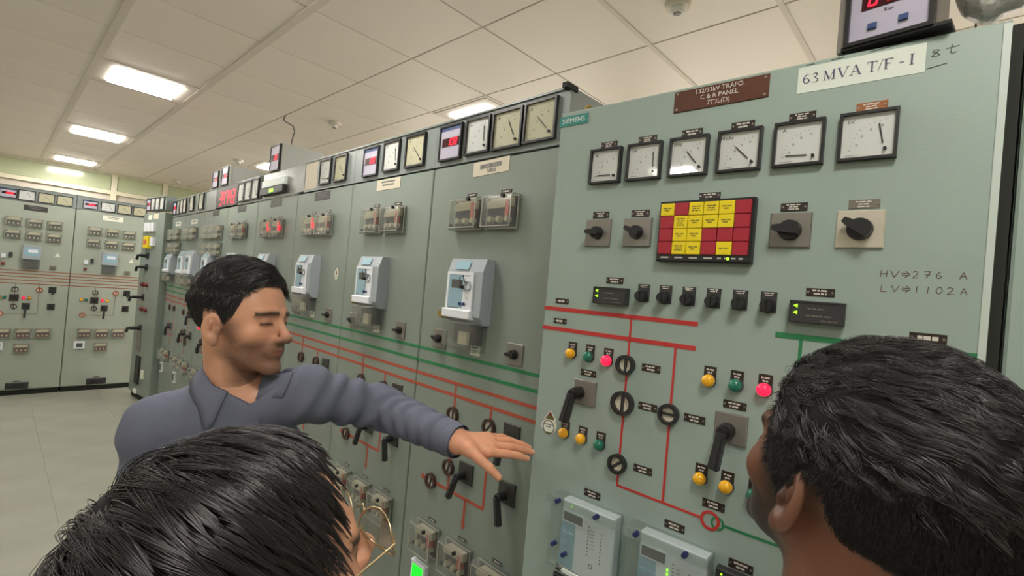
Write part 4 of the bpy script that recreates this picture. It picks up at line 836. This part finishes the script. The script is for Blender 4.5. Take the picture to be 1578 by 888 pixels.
# ---- the man reaching towards the panels
MO = np.array((0.3844, 1.1723, 1.5825)); MF = Vector((.58, -.81, .045)).normalized(); MA = frame_of(MF, math.radians(-2))
def loc2w(O, A, p): return O + np.array(p) @ A
SK_M = L3((214, 160, 130))
NB = loc2w(MO, MA, (0, .025, -.06)); 
NECK0 = np.array((0.3904, 1.1964, 1.4576)); SHR = np.array((0.2641, 1.2449, 1.3414)); SHL = np.array((0.5105, 1.1120, 1.4225)); ELL = np.array((0.7056, 1.0793, 1.3726)); WRL = np.array((0.7350, 0.8134, 1.3538))
CHEST = np.array((0.4012, 1.2158, 1.2837)); HIPS = np.array([CHEST[0], CHEST[1], .98]); ELR = np.array((0.2685, 1.2576, 1.0562)); WRR = np.array([ELR[0] - .01, ELR[1] + .02, ELR[2] - .24])
HP = dict(i=[(0.7805, 0.7575, 1.3369), (0.8215, 0.7356, 1.3313), (0.8512, 0.7258, 1.3242), (0.8715, 0.7188, 1.3164)], m=[(0.7980, 0.7679, 1.3439), (0.8480, 0.7511, 1.3385), (0.8832, 0.7427, 1.3285), (0.9060, 0.7330, 1.3210)], r=[(0.8117, 0.7826, 1.3495), (0.8637, 0.7708, 1.3440), (0.8984, 0.7631, 1.3325), (0.9195, 0.7552, 1.3231)],
          l=[(0.8192, 0.8038, 1.3531), (0.8663, 0.7973, 1.3457), (0.8930, 0.7908, 1.3352), (0.9121, 0.7851, 1.3240)], t=[(0.7401, 0.7787, 1.3453), (0.7464, 0.7501, 1.3311), (0.7594, 0.7290, 1.3153), (0.7741, 0.7134, 1.2960)])
UPH = np.array((-.10, .08, .99))
def hand_sdf(P):
    d = cone(P, WRL + (WRL - HP['m'][0]) * -.02, WRL * .97 + ELL * .03, .027, .027, (UPH, .78))
    for k, r0 in (('i', .0125), ('m', .013), ('r', .0125), ('l', .011)):
        F4 = [np.array(p) for p in HP[k]]; d = smin(d, cone(P, WRL + (F4[0] - WRL) * .05, F4[0], .018, r0, None), .012)
    fin = []
    for k, rs in (('i', (.0102, .0092, .0082, .0068)), ('m', (.0105, .0094, .0083, .0069)), ('r', (.01, .009, .008, .0066)), ('l', (.009, .008, .0072, .006)), ('t', (.0145, .0115, .0098, .0078))):
        F4 = [np.array(p) for p in HP[k]]; f = cone(P, F4[0], F4[1], rs[0], rs[1])
        for j in (1, 2): f = smin(f, cone(P, F4[j], F4[j + 1], rs[j], rs[j + 1]), .003)
        fin.append(f)
    fi = np.min(np.stack(fin[:4]), 0); d = smin(d, fi, .006); d = smin(d, cone(P, WRL, HP['t'][0], .02, .016), .012); return smin(d, fin[4], .009)
def man():
    root = thing('person', 'man in a grey long-sleeved shirt with short dark hair, reaching his arm to the panels', 'person', (float(HIPS[0]), float(HIPS[1]), 0))
    inv = np.array(root.location)
    hs = lambda P: smin(head_sdf(P, .86), cone(P, (0, .022, -.05), (NECK0 - MO) @ MA.T + np.array((0, 0, -.02)), .052, .058), .02)
    V, Q = nets(hs, (-.1, -.13, -.24), (.1, .135, .14), .0024); C = head_colors(V, SK_M, .72, 'man'); Vw = MO + V @ MA
    def hfn(P): return smin(hand_sdf(P), cone(P, WRL, ELL, .027, .036), .01)
    allp = np.array([WRL, ELL] + [p for k in HP.values() for p in k]); lo, hi = np.array([p for k in HP.values() for p in k] + [WRL]).min(0) - .035, np.array([p for k in HP.values() for p in k] + [WRL]).max(0) + .035
    V2, Q2 = nets(hfn, lo, hi, .0017)
    C2 = np.tile(SK_M * np.array((1.12, 1.04, 1.0)), (len(V2), 1))
    for k in HP:
        tip = np.array(HP[k][3]); prev = np.array(HP[k][2]); dr = (tip - prev) / np.linalg.norm(tip - prev); nail = tip + dr * .003 + UPH * .007
        w = np.exp(-(np.linalg.norm(V2 - nail, axis=1) / .0062) ** 4)[:, None]; C2 = C2 * (1 - w) + L3((226, 176, 158)) * w
        for j in (0, 1, 2):
            w = .22 * np.exp(-(np.linalg.norm(V2 - (np.array(HP[k][j]) + UPH * .009), axis=1) / .006) ** 2)[:, None]; C2 = C2 * (1 - w) + L3((128, 76, 58)) * w
    def bfn(P):
        d = cone(P, NECK0 + (0, 0, .02), NECK0 - (0, 0, .10), .052, .07); d = smin(d, cone(P, SHR, SHL, .04, .04), .02); d = smin(d, ell(P, CHEST, (.10, .10, .2)), .03); d = smin(d, ell(P, HIPS, (.10, .10, .14)), .04)
        for a, b, ra, rb in ((SHR, ELR, .045, .036), (ELR, WRR, .035, .025), (SHL, ELL, .045, .036), (ELL, WRL, .035, .025), (WRR, WRR - (0, 0, .12), .03, .022)): d = smin(d, cone(P, a, b, ra, rb), .02)
        return d
    lo = np.minimum.reduce([SHR, ELR, WRR, HIPS - .2, WRL]) - .1; hi = np.maximum.reduce([SHL, SHR, WRL, CHEST + .2, ELL]) + .12; hi[2] = NECK0[2] + .05; lo[2] = .62
    V3, Q3 = nets(bfn, lo, hi, .0075)
    VV = np.concatenate([Vw, V2, V3]); QQ = np.concatenate([Q, Q2 + len(V), Q3 + len(V) + len(V2)]); CC = np.concatenate([C, C2, np.tile(SK_M, (len(V3), 1))])
    body = link('body', np_mesh('body', VV - inv, QQ, [SKIN], CC), root)
    # shirt
    side = (SHL - SHR) / np.linalg.norm(SHL - SHR); front = np.cross(side, np.array((0, 0, 1.))); front /= np.linalg.norm(front)
    if front @ np.array(CF) > 0: front = -front
    Vp = np.array((0.3954, 1.0889, 1.4049))
    rr = np.random.default_rng(2); K = rr.normal(size=(10, 3)) * 26; PH = rr.uniform(0, 6.28, 10)
    def sleeve(P, a, b, ra, rb, per, amp, ph):
        ba = b - a; L = np.linalg.norm(ba); h = ((P - a) @ ba) / L; q = P - a - np.clip(h, 0, L)[:, None] * ba / L; u = np.cross(ba, (0, 0, 1.)); u /= np.linalg.norm(u); w = np.cross(ba / L, u); an = np.arctan2(q @ w, q @ u)
        wv = np.sin(h * 6.283 / per + 1.6 * np.sin(an + ph) + .8 * np.sin(2 * an + h * 30) + ph); wv = np.sign(wv) * np.abs(wv) ** .7
        return cone(P, a, b, ra, rb) - amp * wv
    def sfn(P):
        d = cone(P, NECK0 - (0, 0, .02), NECK0 - (0, 0, .09), .060, .08); d = smin(d, cone(P, SHR - (0, 0, .006), SHL - (0, 0, .006), .06, .06), .03); d = smin(d, cone(P, NECK0 - (0, 0, .055), SHR - (0, 0, .0), .062, .05), .03); d = smin(d, cone(P, NECK0 - (0, 0, .055), SHL, .062, .05), .03)
        q = (P - CHEST); ql = np.stack([q @ side, q @ front, q[:, 2]], 1); d = smin(d, ell(ql, (0, 0, -.04), (.165, .115, .18)), .035); d = smin(d, ell(ql, (0, 0, -.25), (.155, .115, .25)), .05)
        fold = sum(np.sin(P @ K[i] * np.array(1.0) + PH[i]) for i in range(10)) / 10
        d = d - .0045 * fold
        d = smin(d, sleeve(P, SHR, ELR, .064, .056, .09, .003, .3), .03); d = smin(d, sleeve(P, ELR, WRR, .054, .042, .05, .003, 1), .02)
        d = smin(d, sleeve(P, SHL, ELL, .063, .052, .055, .0045, .6), .028); d = smin(d, sleeve(P, ELL, WRL + (ELL - WRL) * .02, .053, .036, .042, .0040, 2.), .02)
        # open V at the collar, head room, cuff end
        v = (P - Vp); vl = v @ side; vz = v[:, 2]; d = smax(d, -smax(np.abs(vl + .008) - vz * 1.35, -(v @ front) - .11, .004), .004)
        ax = (WRL - ELL) / np.linalg.norm(WRL - ELL); d = smax(d, ((P - WRL) @ ax) - .004, .004)
        d = smax(d, -(cone(P, NECK0 - (0, 0, .02), NECK0 + (0, 0, .1), .0625, .066)), .004)
        return smax(d, .82 - P[:, 2], .004)
    lo = np.minimum.reduce([SHR, ELR, WRR, HIPS - .22, WRL]) - .09; hi = np.maximum.reduce([SHL, SHR, WRL, CHEST + .22, ELL]) + .09; hi[2] = NECK0[2] + .12; lo[2] = .80
    V, Q = nets(sfn, lo, hi, .0052)
    link('shirt', np_mesh('shirt', V - inv, Q, [mat('grey_shirt_cloth', (108, 112, 129), .85, spec=.2, bump=(900, .5, .001), vary=(30, .04))]), root, label='grey long-sleeved shirt')
    # collar: a folded band around the neck with two points
    n = 40; cv = []; cf = []; rows = 4
    for i in range(n + 1):
        sg = -1 + 2 * i / n; a = math.radians(-24 + 158 * sg); back = math.cos(a); ab = abs(sg) * 2.757; f_ = max(0, (ab - 1.5) / 1.25)
        dr = -front * 1.0 * back + side * math.sin(a)
        top = NECK0 + np.array((0, 0, .034 + .014 * back - .085 * f_ ** 2)) + dr * (.063 + .012 * f_); low = NECK0 + np.array((0, 0, .0 + .012 * back - .085 * f_ ** 1.6)) + dr * (.082 + .022 * f_)
        if f_ > .6: low = low + side * math.copysign(.024 * (f_ - .6) / .4, sg)
        inn = NECK0 + np.array((0, 0, .0 + .01 * back - .09 * f_ ** 2)) + dr * (.060 + .008 * f_)
        for _ in range(40):
            if sfn(low[None])[0] > .004: break
            low = low + (dr * .6 + np.array((0, 0, .8))) * .0025
        for _ in range(40):
            if sfn(top[None])[0] > .004: break
            top = top + np.array((0, 0, .0025))
        cv += [inn, top - dr * .003, top + dr * .004, low * .5 + top * .5 + dr * .005, low]
    for i in range(n):
        for j in range(4): cf.append((i * 5 + j, (i + 1) * 5 + j, (i + 1) * 5 + j + 1, i * 5 + j + 1))
    co = link('collar', np_mesh('collar', np.array(cv) - inv, cf, [M['grey_shirt_cloth'] if 'grey_shirt_cloth' in M else MATS['grey_shirt_cloth']]), root); sm = co.modifiers.new('thickness', 'SOLIDIFY'); sm.thickness = .0022; sm.offset = 0
    # placket and buttons down the front
    # march outwards until just outside the cloth
    out = []
    for k in range(10):
        z = Vp[2] - .03 - .05 * k
        t = np.linspace(.14, -.14, 113); L = Vp[None] + t[:, None] * front; L[:, 2] = z; s_ = sfn(L); i = int(np.argmax(s_ < .0)); out.append(L[i] + front * .002)
    pv = []; pf = []
    for p in out:
        for sx, off in ((-.016, 0), (-.015, .002), (.015, .002), (.016, 0)): pv.append(p + side * sx + front * off)
    for k in range(9):
        for j in range(3): pf.append((k * 4 + j, k * 4 + j + 1, (k + 1) * 4 + j + 1, (k + 1) * 4 + j))
    link('placket', np_mesh('placket', np.array(pv) - inv, pf, [MATS['grey_shirt_cloth']]), root)
    for k in (1, 3, 5, 7):
        p = out[k] + front * .002 - inv; link('button', MB().cyl(p, front, .0055, .005, .002, 12).mesh('button', 'charcoal'), root)
    # cuff band
    ax = (ELL - WRL) / np.linalg.norm(ELL - WRL); link('cuff', MB().tube([WRL - inv - ax * .006, WRL - inv + ax * .02, WRL - inv + ax * .045], [.0375, .0395, .0405], 22, cap=False).mesh('cuff', MATS['grey_shirt_cloth']), root)
    # trousers and shoes below the picture
    def tfn(P):
        q = P - HIPS; ql = np.stack([q @ side, q @ front, q[:, 2]], 1); d = ell(ql, (0, 0, -.05), (.17, .125, .17))
        for s in (-1, 1): h = HIPS + side * s * .09; d = smin(d, cone(P, h - (0, 0, .05), h - (0, 0, .48), .085, .062), .03); d = smin(d, cone(P, h - (0, 0, .48), np.array((h[0], h[1], .07)), .062, .05), .02)
        return smax(d, P[:, 2] - .97, .004)
    V, Q = nets(tfn, HIPS - (.32, .32, .96), HIPS + (.32, .32, .05), .014); link('trousers', np_mesh('trousers', V - inv, Q, [mat('dark_trousers', (44, 44, 50), .9)]), root)
    for s in (-1, 1):
        h = HIPS + side * s * .09; fn = lambda P: smax(cone(P, np.array((h[0], h[1], .04)) - front * .05, np.array((h[0], h[1], .03)) + front * .16, .046, .04), .003 - P[:, 2], .004)
        c0 = np.array((h[0], h[1], .04)); V, Q = nets(fn, c0 - (.24, .24, .05), c0 + (.24, .24, .06), .008); link('shoe', np_mesh('shoe', V - inv, Q, [M['black']]), root)
    # hair: swept over from a side parting, short at the sides
    tk = lambda P: np.interp(P[:, 2], [-.05, .03, .07, .12], [.002, .003, .009, .020])
    O2 = MO - inv
    cap(O2, MA, 'man', lambda P: tk(P) * .45, root)
    comb = lambda P: np.stack([np.where(P[:, 2] > .06, .9, .0) + 0 * P[:, 0], np.where(P[:, 2] > .06, -.25, .35), np.where(P[:, 2] > .07, .05, -1.)], 1)
    strands('hair_strands', root, O2, MA, 'man', 13000, lambda P: np.interp(P[:, 2], [-.05, .03, .07, .09], [.005, .009, .025, .055]), comb, 11, .35, .00055, tk, .45)
    eyes(O2, MA, root)
man()

# ---- the two onlookers in the foreground
def onlooker(label, O, F, tilt, kind, skin, beard, cloth, hairfn):
    A = frame_of(F, tilt); nk = O + np.array((0, .025, -.10)) @ A; nk2 = np.array((nk[0] - F[0] * .02, nk[1] - F[1] * .02, O[2] - .16))
    fr = np.array((F[0], F[1], 0.)); fr /= np.linalg.norm(fr); side = np.cross(fr, (0, 0, 1.)); hips = nk2 - fr * .02; hips[2] = nk2[2] - .46; chest = nk2 - fr * .01; chest[2] -= .22
    root = thing('person', label, 'person', (float(hips[0]), float(hips[1]), 0)); inv = np.array(root.location); O2 = O - inv
    nl = (nk2 - O) @ A.T
    V, Q = nets(lambda P: smin(head_sdf(P), cone(P, (0, .022, -.05), nl, .055, .066), .022), (-.1, -.13, -.23), (.1, .135, .14), .0026)
    C = head_colors(V, skin, beard, kind); Vw = O2 + V @ A
    sh = [nk2 + side * s_ * .165 - np.array((0, 0, .05)) for s_ in (-1, 1)]; el = [q - np.array((0, 0, .27)) + side * s_ * .02 for q, s_ in zip(sh, (-1, 1))]; wr = [q - np.array((0, 0, .22)) + fr * .08 for q in el]
    def bfn(P):
        d = cone(P, nk2 + (0, 0, .03), nk2 - (0, 0, .06), .058, .078); d = smin(d, cone(P, sh[0], sh[1], .045, .045), .05); d = smin(d, ell(P, chest, (.11, .11, .22)), .04); d = smin(d, ell(P, hips, (.11, .11, .14)), .05)
        for i in (0, 1): d = smin(d, cone(P, sh[i], el[i], .043, .035), .02); d = smin(d, cone(P, el[i], wr[i], .034, .024), .02); d = smin(d, cone(P, wr[i], wr[i] - (0, 0, .1), .026, .02), .02)
        return d
    def lim(pad): a = np.array(sh + el + wr + [hips]); lo = a.min(0) - pad; hi = a.max(0) + pad; return lo, hi
    lo, hi = lim(.16); hi[2] = nk2[2] + .05
    V3, Q3 = nets(bfn, lo, hi, .012)
    hands = []
    for i in (0, 1):
        for k in range(5):
            a = wr[i] - np.array((0, 0, .09)) + fr * (.022 - .013 * k if k else .03) ; b = a + fr * (.012 if k else .03) - np.array((0, 0, .075 if k else .045)); hands.append((a, b))
    V4, Q4 = nets(lambda P: np.min(np.stack([cone(P, a, b, .0095, .007) for a, b in hands]), 0), np.min([np.minimum(a, b) for a, b in hands], 0) - .02, np.max([np.maximum(a, b) for a, b in hands], 0) + .02, .005)
    VV = np.concatenate([Vw, V3 - inv, V4 - inv]); QQ = np.concatenate([Q, Q3 + len(V), Q4 + len(V) + len(V3)]); link('body', np_mesh('body', VV, QQ, [SKIN], np.concatenate([C, np.tile(skin, (len(V3) + len(V4), 1))])), root)
    def sfn(P):
        d = cone(P, sh[0], sh[1], .06, .06); q = P - chest; ql = np.stack([q @ side, q @ fr, q[:, 2]], 1); d = smin(d, ell(ql, (0, 0, 0), (.18, .13, .26)), .05); d = smin(d, ell(ql, (0, 0, -.26), (.17, .125, .24)), .06)
        for i in (0, 1): d = smin(d, cone(P, sh[i], el[i], .06, .052), .025); d = smin(d, cone(P, el[i], wr[i], .05, .04), .02)
        d = smax(d, -cone(P, nk2 - (0, 0, .05), nk2 + (0, 0, .12), .062, .066), .006); return smax(d, .84 - P[:, 2] + 0, .004)
    lo, hi = lim(.2); hi[2] = nk2[2] + .08; lo[2] = .8
    V, Q = nets(sfn, lo, hi, .009); link('shirt', np_mesh('shirt', V - inv, Q, [cloth]), root)
    def tfn(P):
        q = P - hips; ql = np.stack([q @ side, q @ fr, q[:, 2]], 1); d = ell(ql, (0, 0, -.05), (.165, .12, .17)); h2 = hips[2]
        for s_ in (-1, 1): h = hips + side * s_ * .09; d = smin(d, cone(P, h - (0, 0, .05), np.array((h[0], h[1], .48)), .082, .06), .03); d = smin(d, cone(P, np.array((h[0], h[1], .48)), np.array((h[0], h[1], .07)), .06, .048), .02)
        return smax(d, P[:, 2] - hips[2] - .02, .004)
    V, Q = nets(tfn, (hips[0] - .3, hips[1] - .3, .0), (hips[0] + .3, hips[1] + .3, hips[2] + .05), .016); link('trousers', np_mesh('trousers', V - inv, Q, [mat('dark_trousers', (44, 44, 50), .9)]), root)
    for s_ in (-1, 1):
        h = hips + side * s_ * .09; c0 = np.array((h[0], h[1], .04)); V, Q = nets(lambda P: smax(cone(P, c0 - fr * .05, c0 + fr * .16, .046, .04), .003 - P[:, 2], .004), c0 - (.24, .24, .05), c0 + (.24, .24, .06), .009); link('shoe', np_mesh('shoe', V - inv, Q, [M['black']]), root)
    hairfn(root, O2, A); eyes(O2, A, root); return root, O2, A, inv
RO = np.array((0.5664, 0.0614, 1.5473)); RF = Vector(CF * .97 - CR * .19 + Vector((0, 0, .33))).normalized()
def hair_r(root, O, A):
    tk = lambda P: np.interp(P[:, 2], [-.09, -.02, .05, .09, .13], [.004, .008, .014, .020, .022])
    cap(O, A, 'back', lambda P: tk(P) * .6, root)
    comb = lambda P: np.stack([-.55 + 0 * P[:, 0], .75 + 0 * P[:, 0], -.15 - 6 * np.maximum(0, .06 - P[:, 2])], 1)
    strands('hair_strands', root, O, A, 'back', 13000, lambda P: np.interp(P[:, 2], [.03, .05, .09], [.014, .026, .045]), comb, 21, .5, .00042, tk, .6, mask=lambda P: P[:, 2] > .038 + .25 * np.maximum(0, P[:, 1] - .02), wave=.25)
    strands('short_hair', root, O, A, 'back', 15000, .007, lambda P: np.stack([0 * P[:, 0], .4 + 0 * P[:, 0], -1 + 0 * P[:, 0]], 1), 22, .6, .0004, lambda P: tk(P) * .92, .2, mask=lambda P: P[:, 2] < .05 + .25 * np.maximum(0, P[:, 1] - .02), seg=3, matl=mat('short_black_hair', (26, 22, 21), .6), low=.8)
onlooker('person with thick wavy black hair seen from behind at the right, facing the panel', RO, RF, math.radians(3), 'back', L3((124, 84, 64)), 1.05, mat('white_shirt_cloth', (196, 198, 200), .85), hair_r)
LO = np.array((0.1669, 0.4394, 1.4259)); LF = Vector((.97, .05, .26)).normalized()
def hair_l(root, O, A):
    tk = lambda P: np.interp(P[:, 1], [-.09, -.05, .02, .07, .12], [.006, .012, .018, .024, .03]) + .042 * np.clip((P[:, 1] - .03) / .05, 0, 1) * np.clip((.06 - P[:, 2]) / .06, 0, 1)
    cap(O, A, 'long', lambda P: tk(P) * .40, root)
    comb = lambda P: np.stack([np.clip((P[:, 0] - .045) / .02, -.65, .65), -.5 + 0 * P[:, 0], -.75 + 0 * P[:, 0]], 1)
    strands('hair_strands', root, O, A, 'long', 18000, lambda P: np.interp(P[:, 1], [-.06, .0], [.045, .085]), comb, 31, .3, .00045, tk, .85, low=.8, jit=.55, seg=8)
lroot, lO, lA, linv = onlooker('person with straight black hair and gold glasses seen from above, at the bottom left', LO, LF, math.radians(0), 'long', L3((196, 146, 116)), .0, mat('dark_shirt_cloth', (58, 60, 70), .85), hair_l)
# the glasses the foreground person wears
g = thing('eyeglasses', 'thin gold rimmed glasses on the foreground person at the bottom left', 'glasses', tuple(float(v) for v in LO))
def gp(p): return np.array(p) @ lA
for sx in (-1, 1):
    ring = [gp((sx * .034 + .029 * math.cos(a), -.113 + .004 * math.cos(2 * a), -.006 + .024 * math.sin(a))) for a in [2 * math.pi * i / 28 for i in range(29)]]
    link('rim', MB().tube(ring, .0011, 6).mesh('rim', 'gold'), g)
    link('lens', (lambda b: b.add(ring[:-1], [tuple(range(28))]))(MB()).mesh('lens', 'glass'), g)
    link('temple', MB().tube([gp((sx * .061, -.113, .002)), gp((sx * .072, -.105, .003)), gp((sx * .08, -.04, .004)), gp((sx * .083, .008, .002)), gp((sx * .082, .03, -.03))], [.0014, .0013, .0012, .0014, .0016], 6).mesh('temple', 'gold'), g)
link('bridge', MB().tube([gp((-.009, -.114, .004)), gp((0, -.119, .009)), gp((.009, -.114, .004))], .0012, 6).mesh('bridge', 'gold'), g)
